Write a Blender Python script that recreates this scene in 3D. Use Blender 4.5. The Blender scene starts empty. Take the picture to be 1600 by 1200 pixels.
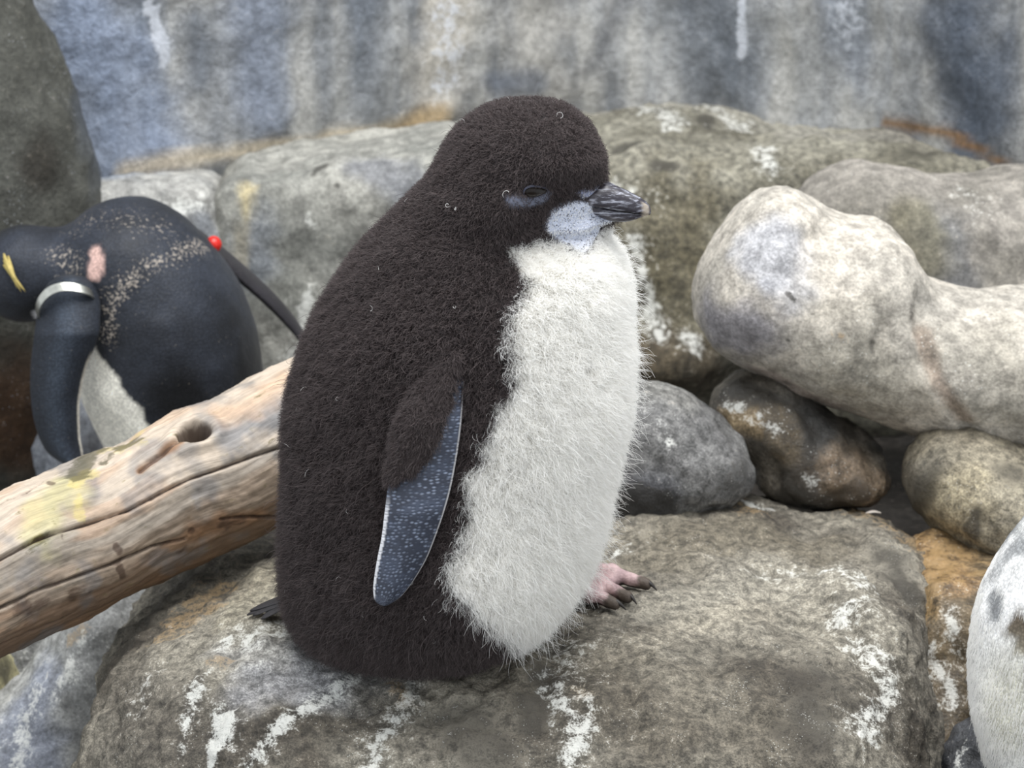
import bpy, math
import numpy as np
from mathutils import Vector

scn = bpy.context.scene
COLL = scn.collection
rng = np.random.default_rng(7)

# ------------------------------------------------------------------ camera, light, exposure
LENS, FPX, PITCH = 85.0, 85.0 / 36.0 * 1600.0, math.radians(15.0)
CAM = np.array([0.0476, -1.6905, 0.6456])
cam_d = bpy.data.cameras.new('camera')
cam_d.lens = LENS
cam_d.sensor_width = 36.0
cam_d.dof.use_dof = True
cam_d.dof.focus_distance = 1.72
cam_d.dof.aperture_fstop = 11.0
cam_d.clip_start = 0.05
cam = bpy.data.objects.new('camera', cam_d)
cam.location = CAM
cam.rotation_euler = (math.pi / 2 - PITCH, 0, 0)
COLL.objects.link(cam)
scn.camera = cam

world = bpy.data.worlds.new('world')
scn.world = world
world.use_nodes = True
bg = world.node_tree.nodes['Background']
bg.inputs[0].default_value = (0.90, 0.95, 1.0, 1)
bg.inputs[1].default_value = 1.0

def area(name, loc, target, size, energy, col):
    l = bpy.data.lights.new(name, 'AREA')
    l.shape = 'RECTANGLE'
    l.size, l.size_y = size
    l.energy = energy
    l.color = col
    o = bpy.data.objects.new(name, l)
    o.location = loc
    o.rotation_euler = (Vector(target) - Vector(loc)).to_track_quat('-Z', 'Y').to_euler()
    COLL.objects.link(o)
    return o

area('skylight', (0.25, -0.10, 2.3), (0.08, 0.25, 0), (1.9, 1.5), 78, (0.99, 0.99, 0.985))

scn.view_settings.view_transform = 'Standard'
scn.view_settings.look = 'None'
scn.view_settings.gamma = 1
scn.view_settings.use_curve_mapping = False
scn.view_settings.exposure = 0.12
scn.cycles.max_bounces = 16
scn.cycles.diffuse_bounces = 10
scn.cycles.transmission_bounces = 12

# ------------------------------------------------------------------ pixel <-> world helpers (1600 x 1200 frame)
_d = np.array([0, math.cos(PITCH), -math.sin(PITCH)])
_u = np.array([0, math.sin(PITCH), math.cos(PITCH)])
_r = np.array([1.0, 0, 0])

def ray(px, py):
    return _d + (px - 800.0) / FPX * _r + (600.0 - py) / FPX * _u

def P(px, py, Y):
    v = ray(px, py)
    return CAM + v * ((Y - CAM[1]) / v[1])

def SC(px, py, Y):
    v = ray(px, py)
    return FPX / ((Y - CAM[1]) / v[1])

def lin(*c):
    c = np.array(c, float) / 255.0
    return np.where(c <= 0.04045, c / 12.92, ((c + 0.055) / 1.055) ** 2.4)

def sstep(a, b, x):
    t = np.clip((x - a) / (b - a), 0, 1)
    return t * t * (3 - 2 * t)

def mix(a, b, t):
    return a + (b - a) * np.asarray(t)[..., None]

def pchip(x, y, q):
    x, y, q = np.asarray(x, float), np.asarray(y, float), np.asarray(q, float)
    h, d = np.diff(x), np.diff(y) / np.diff(x)
    m = np.zeros_like(y)
    m[0], m[-1] = d[0], d[-1]
    for i in range(1, len(x) - 1):
        if d[i - 1] * d[i] > 0:
            w1, w2 = 2 * h[i] + h[i - 1], h[i] + 2 * h[i - 1]
            m[i] = (w1 + w2) / (w1 / d[i - 1] + w2 / d[i])
    i = np.clip(np.searchsorted(x, q) - 1, 0, len(h) - 1)
    t = np.clip((q - x[i]) / h[i], 0, 1)
    return ((2 * t**3 - 3 * t**2 + 1) * y[i] + (t**3 - 2 * t**2 + t) * h[i] * m[i]
            + (-2 * t**3 + 3 * t**2) * y[i + 1] + (t**3 - t**2) * h[i] * m[i + 1])

# ------------------------------------------------------------------ noise
_perm = np.random.default_rng(3).permutation(256)
_perm = np.concatenate([_perm, _perm, _perm])
_grad = np.random.default_rng(4).normal(size=(256, 3))
_grad /= np.linalg.norm(_grad, axis=1)[:, None]

_perm = _perm.astype(np.int32)
_grad = _grad.astype(np.float32)

def noise(p):
    p = p.astype(np.float32)
    fl = np.floor(p)
    f = p - fl
    i = fl.astype(np.int32) & 255
    u = f * f * f * (f * (f * 6 - 15) + 10)
    x, y, z = f[:, 0], f[:, 1], f[:, 2]
    ux, uy, uz = u[:, 0], u[:, 1], u[:, 2]
    out = []
    for a in (0, 1):
        pa = _perm[i[:, 0] + a] + i[:, 1]
        for b in (0, 1):
            pb = _perm[pa + b] + i[:, 2]
            for c in (0, 1):
                g = _grad[_perm[pb + c]]
                out.append(g[:, 0] * (x - a) + g[:, 1] * (y - b) + g[:, 2] * (z - c))
    l = lambda a, b, t: a + (b - a) * t
    r = l(l(l(out[0], out[1], uz), l(out[2], out[3], uz), uy), l(l(out[4], out[5], uz), l(out[6], out[7], uz), uy), ux)
    return r * 1.5

def fbm(p, freq, octv=4, seed=0.0, gain=0.5, aniso=(1, 1, 1)):
    q = p * np.array(aniso) * freq + seed * 17.3
    s, a = 0, 1.0
    for _ in range(octv):
        s = s + a * noise(q)
        q = q * 2.03 + 5.1
        a *= gain
    return s

# ------------------------------------------------------------------ geometry helpers
def surface_nets(f, lo, hi, cell):
    lo, hi = np.asarray(lo, float), np.asarray(hi, float)
    n = np.ceil((hi - lo) / cell).astype(int) + 1
    ax = [lo[k] + np.arange(n[k]) * cell for k in range(3)]
    B = 5                                            # coarse pass first, then only the blocks near the surface
    cn = -(-n // B)
    cx = [lo[k] + (np.arange(cn[k]) * B + (B - 1) / 2) * cell for k in range(3)]
    G = np.stack(np.meshgrid(*cx, indexing='ij'), -1).reshape(-1, 3).astype(np.float32)
    cv = f(G)
    V = np.repeat(np.repeat(np.repeat(np.sign(cv).reshape(cn), B, 0), B, 1), B, 2).astype(np.float32)
    near = np.argwhere((np.abs(cv) < B * cell * 2.2).reshape(cn))
    off = np.stack(np.meshgrid(*[np.arange(B)] * 3, indexing='ij'), -1).reshape(-1, 3)
    q = (near[:, None] * B + off[None]).reshape(-1, 3)
    V[tuple(q.T)] = f((lo + q * cell).astype(np.float32))
    V = V[:n[0], :n[1], :n[2]]
    ins = V < 0
    cnt = np.zeros(n - 1, int)
    corner = [(a, b, c) for a in (0, 1) for b in (0, 1) for c in (0, 1)]
    sl = lambda o: tuple(slice(o[k], n[k] - 1 + o[k]) for k in range(3))
    for o in corner:
        cnt += ins[sl(o)]
    act = (cnt > 0) & (cnt < 8)
    idx = -np.ones(n - 1, int)
    ijk = np.argwhere(act)
    idx[act] = np.arange(len(ijk))
    acc = np.zeros((len(ijk), 3))
    num = np.zeros(len(ijk))
    cv = {o: V[sl(o)][act] for o in corner}
    for o in corner:
        for k in range(3):
            if o[k] == 0:
                q = list(o); q[k] = 1; q = tuple(q)
                a, b = cv[o], cv[q]
                m = (a < 0) != (b < 0)
                t = np.where(m, a / np.where(m, a - b, 1), 0)
                pt = np.tile(np.array(o, float), (len(a), 1))
                pt[:, k] += t
                acc += pt * m[:, None]
                num += m
    verts = lo + (ijk + acc / num[:, None]) * cell
    faces = []
    for k in range(3):
        a, b = (k + 1) % 3, (k + 2) % 3
        s0 = [slice(None)] * 3; s1 = [slice(None)] * 3
        s0[k] = slice(0, n[k] - 1); s1[k] = slice(1, n[k])
        ch = ins[tuple(s0)] != ins[tuple(s1)]
        e = np.argwhere(ch)
        e = e[(e[:, a] > 0) & (e[:, b] > 0) & (e[:, a] < n[a] - 1) & (e[:, b] < n[b] - 1)]
        fl = ins[tuple(s0)][tuple(e.T)]
        def at(da, db):
            q = e.copy(); q[:, a] -= da; q[:, b] -= db
            return idx[tuple(q.T)]
        quad = np.stack([at(1, 1), at(0, 1), at(0, 0), at(1, 0)], 1)
        quad[~fl] = quad[~fl][:, ::-1]
        faces.append(quad)
    return verts, np.concatenate(faces)

def normals(v, f):
    n = np.zeros_like(v)
    a, b, c, d = v[f[:, 0]], v[f[:, 1]], v[f[:, 2]], v[f[:, -1]]
    fn = np.cross(c - a, d - b) if f.shape[1] == 4 else np.cross(b - a, c - a)
    for k in range(f.shape[1]):
        for c in range(3):
            n[:, c] += np.bincount(f[:, k], fn[:, c], len(v))
    return n / np.maximum(np.linalg.norm(n, axis=1), 1e-12)[:, None]

class bvh:
    """finds the surface point that a photo pixel shows, from the vertices alone"""
    def __init__(s, v, f=None):
        q = v - CAM
        s.v, s.z = v, q @ _d
        s.x = 800 + FPX * q[:, 0] / s.z
        s.y = 600 - FPX * (q @ _u) / s.z

def hit(tree, px, py):
    d2 = (tree.x - px) ** 2 + (tree.y - py) ** 2
    for tol in (7, 14):
        k = np.nonzero(d2 < tol * tol)[0]
        if len(k):
            z = tree.z[k]
            k = k[z < z.min() + 0.02]
            return tree.v[k[np.argmin(d2[k])]]
    return None

def hits(tree, pts):
    return np.array([h for h in (hit(tree, *p) for p in pts) if h is not None])

def pdist(p, line):
    """distance of points p to a 3D polyline"""
    line = np.asarray(line)
    if len(line) == 0:
        return np.full(len(p), 9.0)
    if len(line) == 1:
        return np.linalg.norm(p - line[0], axis=1)
    best = np.full(len(p), 9.0)
    p = p.astype(np.float32)
    for a, b in zip(line[:-1], line[1:]):
        ab = b - a
        t = np.clip(((p - a) @ ab) / max(ab @ ab, 1e-12), 0, 1)
        best = np.minimum(best, np.linalg.norm(p - (a + t[:, None] * ab), axis=1))
    return best

def loft(rings, cap=True):
    rings = np.asarray(rings)
    R, S = rings.shape[:2]
    v = rings.reshape(-1, 3)
    i, j = np.meshgrid(np.arange(R - 1), np.arange(S), indexing='ij')
    j2 = (j + 1) % S
    f = np.stack([i * S + j, i * S + j2, (i + 1) * S + j2, (i + 1) * S + j], -1).reshape(-1, 4)
    f = [tuple(q) for q in f]
    if cap:
        f.append(tuple(range(S))[::-1])
        f.append(tuple((R - 1) * S + k for k in range(S)))
    return v, f

def tube(path, rad, seg=8):
    path = np.asarray(path, float)
    rad = np.broadcast_to(np.asarray(rad, float), (len(path),))
    t = np.gradient(path, axis=0)
    t /= np.linalg.norm(t, axis=1)[:, None]
    ref = np.array([0.13, 0.2, 0.97])
    rings = []
    for p, d, r in zip(path, t, rad):
        a = np.cross(d, ref); a /= np.linalg.norm(a)
        b = np.cross(d, a)
        th = np.linspace(0, 2 * np.pi, seg, endpoint=False)
        rings.append(p + r * (np.cos(th)[:, None] * a + np.sin(th)[:, None] * b))
    return loft(rings)

def mesh(name, v, f, mat=None, parent=None, attrs=None, uv=None, base=None, smooth=True, **props):
    """one mesh object; world-space vertices; origin at the parent's base or at its own base"""
    v = np.asarray(v, float)
    if parent is not None:
        off = np.array(parent['_base'])
    elif base is not None:
        off = np.asarray(base, float)
    else:
        off = np.array([(v[:, 0].min() + v[:, 0].max()) / 2, (v[:, 1].min() + v[:, 1].max()) / 2, v[:, 2].min()])
    me = bpy.data.meshes.new(name)
    if isinstance(f, np.ndarray):
        k = f.shape[1]
        me.vertices.add(len(v)); me.loops.add(f.size); me.polygons.add(len(f))
        me.vertices.foreach_set('co', (v - off).astype(np.float32).ravel())
        me.loops.foreach_set('vertex_index', f.astype(np.int32).ravel())
        me.polygons.foreach_set('loop_start', np.arange(0, f.size, k, dtype=np.int32))
        me.update(calc_edges=True)
    else:
        me.from_pydata((v - off).tolist(), [], f)
    if smooth:
        me.polygons.foreach_set('use_smooth', np.ones(len(me.polygons), bool))
    for k, a in (attrs or {}).items():
        a = np.asarray(a, float)
        if a.ndim == 1:
            at = me.attributes.new(k, 'FLOAT', 'POINT')
            at.data.foreach_set('value', a.astype(np.float32))
        else:
            at = me.attributes.new(k, 'FLOAT_COLOR', 'POINT')
            at.data.foreach_set('color', np.c_[a, np.ones(len(a))].astype(np.float32).ravel())
    if uv is not None:
        lay = me.uv_layers.new(name='UVMap')
        li = np.empty(len(me.loops), np.int32)
        me.loops.foreach_get('vertex_index', li)
        lay.data.foreach_set('uv', np.asarray(uv, np.float32)[li].ravel())
    me.update()
    o = bpy.data.objects.new(name, me)
    COLL.objects.link(o)
    if mat:
        me.materials.append(mat)
    if parent is not None:
        o.parent = parent
        o['_base'] = tuple(off)
    else:
        o.location = off
        o['_base'] = tuple(off)
    for k, a in props.items():
        o[k] = a
    return o

def thing(name, base, label, category, group=None):
    o = bpy.data.objects.new(name, None)
    o.empty_display_size = 0.03
    o.location = base
    o['_base'] = tuple(float(c) for c in base)
    o['label'], o['category'] = label, category
    if group:
        o['group'] = group
    COLL.objects.link(o)
    return o

def strands(name, pos, rad, mat, parent, **props):
    """pos (N, K, 3) world-space strand points"""
    N, K = pos.shape[:2]
    cu = bpy.data.hair_curves.new(name)
    cu.add_curves([K] * N)
    off = np.array(parent['_base'])
    cu.attributes['position'].data.foreach_set('vector', (pos - off).astype(np.float32).ravel())
    ra = cu.attributes.get('radius') or cu.attributes.new('radius', 'FLOAT', 'POINT')
    ra.data.foreach_set('value', np.broadcast_to(rad, (N, K)).astype(np.float32).ravel())
    cu.materials.append(mat)
    o = bpy.data.objects.new(name, cu)
    o.parent = parent
    COLL.objects.link(o)
    for k, a in props.items():
        o[k] = a
    return o

# ------------------------------------------------------------------ signed distance shapes
def rotm(rx=0, ry=0, rz=0):
    rx, ry, rz = map(math.radians, (rx, ry, rz))
    cx, sx, cy, sy, cz, sz = math.cos(rx), math.sin(rx), math.cos(ry), math.sin(ry), math.cos(rz), math.sin(rz)
    X = np.array([[1, 0, 0], [0, cx, -sx], [0, sx, cx]])
    Yr = np.array([[cy, 0, sy], [0, 1, 0], [-sy, 0, cy]])
    Z = np.array([[cz, -sz, 0], [sz, cz, 0], [0, 0, 1]])
    return Z @ Yr @ X

class Ell:
    """ellipsoid or superellipsoid: centre, radii, rotation, exponents for plan and height"""
    def __init__(s, c, r, R=None, n=2.0, m=2.0):
        s.c, s.r, s.R, s.n, s.m = np.asarray(c, float), np.asarray(r, float), np.eye(3) if R is None else R, n, m
        s.ext = np.abs(s.R) @ s.r
    def __call__(s, p):
        q = np.abs((p - s.c.astype(np.float32)) @ s.R.astype(np.float32)) / s.r.astype(np.float32)
        if s.n == 2.0 and s.m == 2.0:
            k = np.sqrt((q * q).sum(1))
        else:
            k = ((q[:, 0] ** s.n + q[:, 1] ** s.n) ** (s.m / s.n) + q[:, 2] ** s.m) ** (1 / s.m)
        g = np.sqrt(((q / s.r.astype(np.float32)) ** 2).sum(1)) / np.maximum(np.sqrt((q * q).sum(1)), 1e-9)
        return (k - 1) / np.maximum(g, 1e-9)

def pe(px, py, Y, rx, ry, rd, rot=0.0, n=2.0, m=2.0, rz=0.0):
    """ellipsoid placed from a picture position, radii rx, ry in photo pixels at that depth, rd metres deep, rot clockwise in degrees"""
    s = SC(px, py, Y)
    return Ell(P(px, py, Y), (rx / s, rd, ry / s), rotm(0, rot, rz), n, m)

def cap(a, b, ra, rb):
    a, b = np.asarray(a, float), np.asarray(b, float)
    def f(p):
        ab = b - a
        t = np.clip(((p - a) @ ab) / (ab @ ab), 0, 1)
        return np.linalg.norm(p - (a + t[:, None] * ab), axis=1) - (ra + (rb - ra) * t)
    f.lo = np.minimum(a - ra, b - rb); f.hi = np.maximum(a + ra, b + rb)
    return f

def union(parts, k):
    def f(p):
        d = parts[0](p)
        for g in parts[1:]:
            e = g(p)
            h = np.maximum(k - np.abs(d - e), 0) / k
            d = np.minimum(d, e) - h * h * k * 0.25
        return d
    return f

def blob(parts, k, cell):
    los = [p.c - p.ext if isinstance(p, Ell) else p.lo for p in parts]
    his = [p.c + p.ext if isinstance(p, Ell) else p.hi for p in parts]
    return surface_nets(union(parts, k), np.min(los, 0) - k / 2 - 2 * cell, np.max(his, 0) + k / 2 + 2 * cell, cell)

# ------------------------------------------------------------------ materials
class NT:
    def __init__(s, name):
        s.m = bpy.data.materials.new(name)
        s.m.use_nodes = True
        s.t = s.m.node_tree
        s.t.nodes.clear()
        s.out = s.t.nodes.new('ShaderNodeOutputMaterial')
    def n(s, typ, ins=None, **kw):
        nd = s.t.nodes.new('ShaderNode' + typ)
        for k, v in kw.items():
            setattr(nd, k, v)
        for k, v in (ins or {}).items():
            if isinstance(v, bpy.types.NodeSocket):
                s.t.links.new(v, nd.inputs[k])
            else:
                nd.inputs[k].default_value = v
        return nd
    def noise(s, vec, scale, detail=4, rough=0.6):
        return s.n('TexNoise', {'Vector': vec, 'Scale': scale, 'Detail': detail, 'Roughness': rough}).outputs['Fac']
    def math(s, op, a, b=0.0, c=0.0):
        return s.n('Math', {0: a, 1: b, 2: c}, operation=op).outputs[0]
    def ramp(s, v, a, b, lo=0.0, hi=1.0):
        return s.n('MapRange', {'Value': v, 1: a, 2: b, 3: lo, 4: hi}, interpolation_type='SMOOTHSTEP').outputs[0]
    def mix(s, f, a, b, mode='MIX'):
        nd = s.n('Mix', data_type='RGBA', blend_type=mode)
        for i, v in ((0, f), (6, a), (7, b)):
            if isinstance(v, bpy.types.NodeSocket):
                s.t.links.new(v, nd.inputs[i])
            else:
                nd.inputs[i].default_value = v if i == 0 else (*v, 1) if len(v) == 3 else v
        return nd.outputs[2]
    def bsdf(s, **ins):
        nd = s.n('BsdfPrincipled', {k.replace('_', ' '): v for k, v in ins.items()})
        s.t.links.new(nd.outputs[0], s.out.inputs[0])
        return nd
    def grey(s, v):
        return s.n('CombineColor', {0: v, 1: v, 2: v}).outputs[0]

def rock_mat(name, fine=90, contrast=0.55, bump=0.5, rough=0.75, spec=0.4, white=lin(226, 226, 220), ochre=lin(158, 130, 88)):
    t = NT(name)
    co = t.n('TexCoord').outputs['Object']
    col = t.n('Attribute', attribute_name='col').outputs['Color']
    msk = t.n('SeparateColor', {0: t.n('Attribute', attribute_name='mask').outputs['Color']})
    n1 = t.noise(co, fine, 7, 0.68)
    n2 = t.noise(co, fine * 5, 5, 0.7)
    n3 = t.noise(co, fine * 0.25, 5, 0.6)
    f1 = t.ramp(n1, 0.3, 0.7, 1 - contrast, 1 + contrast * 0.75)
    f2 = t.ramp(n2, 0.3, 0.7, 1 - contrast * 0.7, 1 + contrast * 0.6)
    f = t.math('MULTIPLY', f1, f2)
    c = t.mix(1.0, col, t.grey(f), 'MULTIPLY')
    nn = t.math('ADD', t.math('MULTIPLY', n1, 0.65), t.math('MULTIPLY', n2, 0.35))
    def edge(ch, amp):
        return t.ramp(t.math('ADD', msk.outputs[ch], t.math('MULTIPLY', t.math('SUBTRACT', nn, 0.5), amp)), 0.32, 0.72)
    c = t.mix(t.math('MULTIPLY', edge(2, 3.6), 0.55), c, ochre)
    c = t.mix(t.math('MULTIPLY', edge(1, 3.0), 0.75), c, lin(50, 47, 43))
    c = t.mix(t.math('MULTIPLY', edge(0, 3.2), 0.75), c, white)
    sp = t.ramp(t.n('TexVoronoi', {'Vector': co, 'Scale': fine * 3.2}).outputs['Distance'], 0.10, 0.2, 1, 0)
    gate = t.ramp(n3, 0.5, 0.62)
    c = t.mix(t.math('MULTIPLY', t.math('MULTIPLY', sp, gate), 0.55), c, white)
    h = t.math('ADD', t.math('MULTIPLY', n1, 1.0), t.math('MULTIPLY', n2, 0.35))
    h = t.math('ADD', h, t.math('MULTIPLY', t.noise(co, fine * 2.2, 3, .5), .5))
    bp = t.n('Bump', {'Strength': bump, 'Distance': 0.006, 'Height': h}).outputs[0]
    rg = t.ramp(n1, 0.3, 0.7, rough - 0.12, rough + 0.12)
    t.bsdf(Base_Color=c, Roughness=rg, Normal=bp, Specular_IOR_Level=spec)
    return t.m

M = {}
M['rock'] = rock_mat('rock_grey', 120, 0.62, 0.6)
M['rock_wet'] = rock_mat('rock_wet', 80, 0.6, 0.5, 0.42, 0.5)
M['rock_soft'] = rock_mat('rock_pale', 70, 0.4, 0.45, 0.8, 0.3)
M['wall'] = rock_mat('wall_rock', 85, 0.30, 0.9, 0.8, 0.3, white=lin(212, 216, 224))

def rock(name, parts, k, cell, c0, c1, label=None, mat='rock', rough=((0.006, 14), (0.0025, 45)), masks=(), grooves=(), strata=None, kind=None, seed=0, cbands=()):
    """masks: (channel, pixel polyline, radius m, strength[, noise amount]); grooves: (pixel polyline, width, depth)"""
    v, f = blob(parts, k, cell)
    n = normals(v, f)
    tr = bvh(v, f)
    d = 0
    for i, (a, fr) in enumerate(rough):
        d = d + a * fbm(v, fr, 4, seed + i)
    if strata:
        a, fr, rot = strata
        q = v @ rotm(*rot)
        d = d + a * np.sin(q[:, 2] * fr + 3 * fbm(v, 9, 3, seed + 5))
    nz = fbm(v, 55, 4, seed + 9)
    for pts, w, dep in grooves:
        g = pdist(v, hits(tr, pts))
        d = d - dep * np.exp(-((g + 0.25 * w * nz) / w) ** 2)
    v2 = v + n * np.asarray(d)[:, None]
    t = np.clip(0.5 + 0.75 * fbm(v, 11, 5, seed + 2), 0, 1)
    col = mix(np.broadcast_to(c0, v.shape), c1, t)
    for c, pts, r, st in cbands:
        g = pdist(v, hits(tr, pts))
        col = mix(col, c, st * sstep(1.25, 0.35, g / r + 0.5 * fbm(v, 24, 4, seed + 21)))
    m = np.zeros_like(v)
    for ms in masks:
        ch, pts, r, st = ms[:4]
        g = pdist(v, hits(tr, pts))
        na = ms[4] if len(ms) > 4 else 0.6
        if ch == 0:      # run-off: a broken core with a wide, thinning spatter
            q = g / (r * (1 + 0.9 * np.clip(fbm(v, 22, 3, seed + 33), -.7, 1)))
            m[:, 0] = np.maximum(m[:, 0], st * (.50 * np.exp(-(q / .85) ** 2) + .24 * np.exp(-(q / 2.6) ** 2)) + .10 * fbm(v, 70, 3, seed + 34) * np.exp(-(q / 3) ** 2))
        else:
            m[:, ch] = np.maximum(m[:, ch], st * sstep(1.3, 0.2, g / r + na * fbm(v, 30, 4, seed + 31)))
    pr = {}
    if kind:
        pr['kind'] = kind
    if label:
        pr['label'] = label
        pr['category'] = 'rock'
    o = mesh(name, v2, f, M[mat], attrs={'col': col, 'mask': m}, **pr)
    return o, v2, f

W, D_, O = 0, 1, 2
# ------------------------------------------------------------------ setting: walls and floor
def wall_back():
    nx, nz = 330, 200
    xs = np.linspace(-1.15, 1.25, nx)
    zs = np.linspace(-0.45, 1.15, nz)
    Yx = pchip([-1.2, -.7, -.45, -.36, -.19, -.03, .1, .2, .3, .42, .56, .75, 1.3], [.55, .74, .84, .89, 1.0, 1.14, 1.24, 1.28, 1.25, 1.14, .93, .72, .5], xs)
    ker = np.ones(21) / 21
    Yx = np.convolve(np.pad(Yx, 10, mode='edge'), ker, 'valid')
    X, Z = np.meshgrid(xs, zs, indexing='ij')
    Y = np.broadcast_to(Yx[:, None], X.shape) + 0.05 * np.clip(Z - 0.2, 0, 2)
    v = np.stack([X, Y, Z], -1).reshape(-1, 3)
    i, j = np.meshgrid(np.arange(nx - 1), np.arange(nz - 1), indexing='ij')
    f = np.stack([i * nz + j, (i + 1) * nz + j, (i + 1) * nz + j + 1, i * nz + j + 1], -1).reshape(-1, 4)
    n = normals(v, f)
    tr = bvh(v, f)
    d = 0.018 * fbm(v, 5, 4, 1) + 0.004 * fbm(v, 30, 4, 2)
    v2 = v + n * d[:, None]
    st = fbm(v, 13, 4, 3, aniso=(1, 1, 0.16))       # vertical run-off streaks
    lo = fbm(v, 4.5, 4, 4)
    col = mix(np.broadcast_to(lin(122, 124, 126), v.shape), lin(164, 166, 168), np.clip(0.5 + 1.0 * lo, 0, 1))
    col = mix(col, lin(110, 117, 127), np.clip(1.6 * st, 0, 0.8))
    col = mix(col, lin(192, 190, 184), np.clip(-1.6 * st, 0, 0.7))
    def band(c, pts, r, s):
        nonlocal col
        col = mix(col, c, s * sstep(1.2, 0.2, pdist(v, hits(tr, pts)) / r + 0.45 * fbm(v, 14, 4, 8)))
    band(lin(138, 150, 172), [(110, 30), (190, 120), (230, 200)], .075, .75)
    band(lin(144, 152, 168), [(380, 20), (400, 150)], .05, .6)
    band(lin(98, 106, 118), [(300, 40), (320, 130)], .03, .7)
    band(lin(214, 207, 194), [(700, 0), (690, 90), (700, 160)], .045, .8)
    band(lin(190, 186, 178), [(840, 30), (840, 120)], .07, .6)
    band(lin(98, 104, 112), [(1100, 20), (1130, 120)], .06, .7)
    band(lin(150, 156, 166), [(1310, 10), (1330, 120)], .04, .7)
    band(lin(88, 97, 111), [(1500, 30), (1520, 160)], .085, .85)
    band(lin(98, 100, 104), [(980, 0), (920, 100)], .022, .7)
    band(lin(90, 98, 112), [(760, 130), (830, 125)], .022, .7)
    jl = [(190, 262), (300, 245), (450, 226), (560, 213), (700, 183)]
    band(lin(206, 190, 162), jl, .014, .7)
    band(lin(186, 160, 120), [(640, 200), (690, 180)], .02, .8)
    band(lin(150, 112, 66), [(1380, 190), (1480, 212), (1560, 245), (1600, 268)], .008, .8)
    m = np.zeros_like(v)
    for pts, r in (([(228, 0), (240, 30), (262, 92)], .007), ([(1160, 0), (1158, 40), (1156, 88)], .007)):
        m[:, 0] = np.maximum(m[:, 0], 1.3 * sstep(1.3, .4, pdist(v, hits(tr, pts)) / r))
    for pts, r in (([(1315, 20), (1320, 60)], .03), ([(700, 20), (695, 120)], .03)):
        m[:, 0] = np.maximum(m[:, 0], .55 * sstep(1.3, .2, pdist(v, hits(tr, pts)) / r + .6 * fbm(v, 25, 4, 5)))
    mesh('wall_back', v2, f, M['wall'], attrs={'col': col, 'mask': m}, base=(0, 1.2, -0.45), kind='structure')

wall_back()
rock('wall_left', [pe(-120, 420, .80, 292, 560, .17), pe(-440, 300, .85, 380, 760, .2)], .1, .011, lin(66, 66, 60), lin(94, 94, 88),
     mat='wall', rough=((.012, 7), (.004, 30)), kind='structure', seed=11,
     cbands=[(lin(92, 98, 108), [(140, 100), (150, 220)], .07, .6), (lin(56, 52, 46), [(20, 240), (60, 262)], .03, .8), (lin(86, 58, 36), [(10, 620), (30, 700)], .06, .7)])

def floor():
    nx, ny = 150, 190
    xs = np.linspace(-1.1, 1.2, nx)
    ys = np.linspace(-0.9, 1.35, ny)
    X, Y = np.meshgrid(xs, ys, indexing='ij')
    Z = -.335 + .225 * sstep(.25, .45, Y)
    v = np.stack([X, Y, Z], -1).reshape(-1, 3)
    v[:, 2] += .014 * fbm(v, 6, 4, 2) + .004 * fbm(v, 30, 3, 5)
    i, j = np.meshgrid(np.arange(nx - 1), np.arange(ny - 1), indexing='ij')
    f = np.stack([i * ny + j, (i + 1) * ny + j, (i + 1) * ny + j + 1, i * ny + j + 1], -1).reshape(-1, 4)
    col = mix(np.broadcast_to(lin(96, 96, 94), v.shape), lin(160, 160, 158), np.clip(.5 + fbm(v, 8, 4, 6), 0, 1))
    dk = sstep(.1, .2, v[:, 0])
    col = mix(col, lin(44, 38, 32), .95 * dk)  # right side painted near black, standing in for shade under the pale boulder
    m = np.zeros_like(v)
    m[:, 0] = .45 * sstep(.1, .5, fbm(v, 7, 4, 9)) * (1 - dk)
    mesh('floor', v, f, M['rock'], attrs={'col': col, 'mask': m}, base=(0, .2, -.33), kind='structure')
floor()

# ------------------------------------------------------------------ rocks
def rounded(px, py, Y, hx, hy, hd, rot=0, rz=0, e=4.0):
    return pe(px, py, Y, hx, hy, hd, rot, e, e, rz)

rock('ledge_stone', [rounded(222, 505, .93, 166, 240, .13, -6, e=9)], .03, .008, lin(140, 140, 138), lin(178, 176, 170),
     'grey ledge stone with white streak behind the black penguin', 'rock_soft', ((.012, 8), (.003, 40)), seed=21,
     masks=[(W, [(272, 335), (310, 322), (350, 330)], .012, 1.0), (W, [(345, 330), (360, 345)], .02, .6)],
     cbands=[(lin(150, 158, 170), [(100, 300), (130, 285), (200, 275)], .04, .8), (lin(172, 158, 116), [(352, 340), (370, 300), (372, 380), (372, 440)], .013, .8),
             (lin(112, 118, 128), [(320, 350), (340, 380)], .02, .6), (lin(150, 158, 170), [(110, 450), (130, 620)], .05, .8)])
rock('ledge_stone', [rounded(588, 472, .97, 214, 252, .15, -6, e=9)], .03, .008, lin(132, 132, 126), lin(168, 166, 158),
     'broad smooth grey ledge stone with yellow joint, behind the dark chick\'s back', 'rock_soft', ((.012, 7), (.003, 40)), seed=22,
     masks=[(W, [(480, 470), (470, 510), (460, 560)], .012, .9), (W, [(478, 345), (485, 330)], .006, .9), (D_, [(490, 268), (510, 260)], .008, .9), (D_, [(530, 293), (531, 296)], .006, .9)],
     cbands=[(lin(184, 170, 132), [(384, 290), (380, 340), (376, 420)], .010, .8), (lin(110, 118, 132), [(395, 360), (398, 420)], .03, .5),
             (lin(116, 118, 124), [(570, 250), (620, 280), (650, 300)], .028, .75), (lin(110, 112, 106), [(420, 480), (460, 450)], .03, .5)],
     grooves=[([(384, 290), (440, 262), (540, 235), (660, 215)], .008, .006)])
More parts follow.
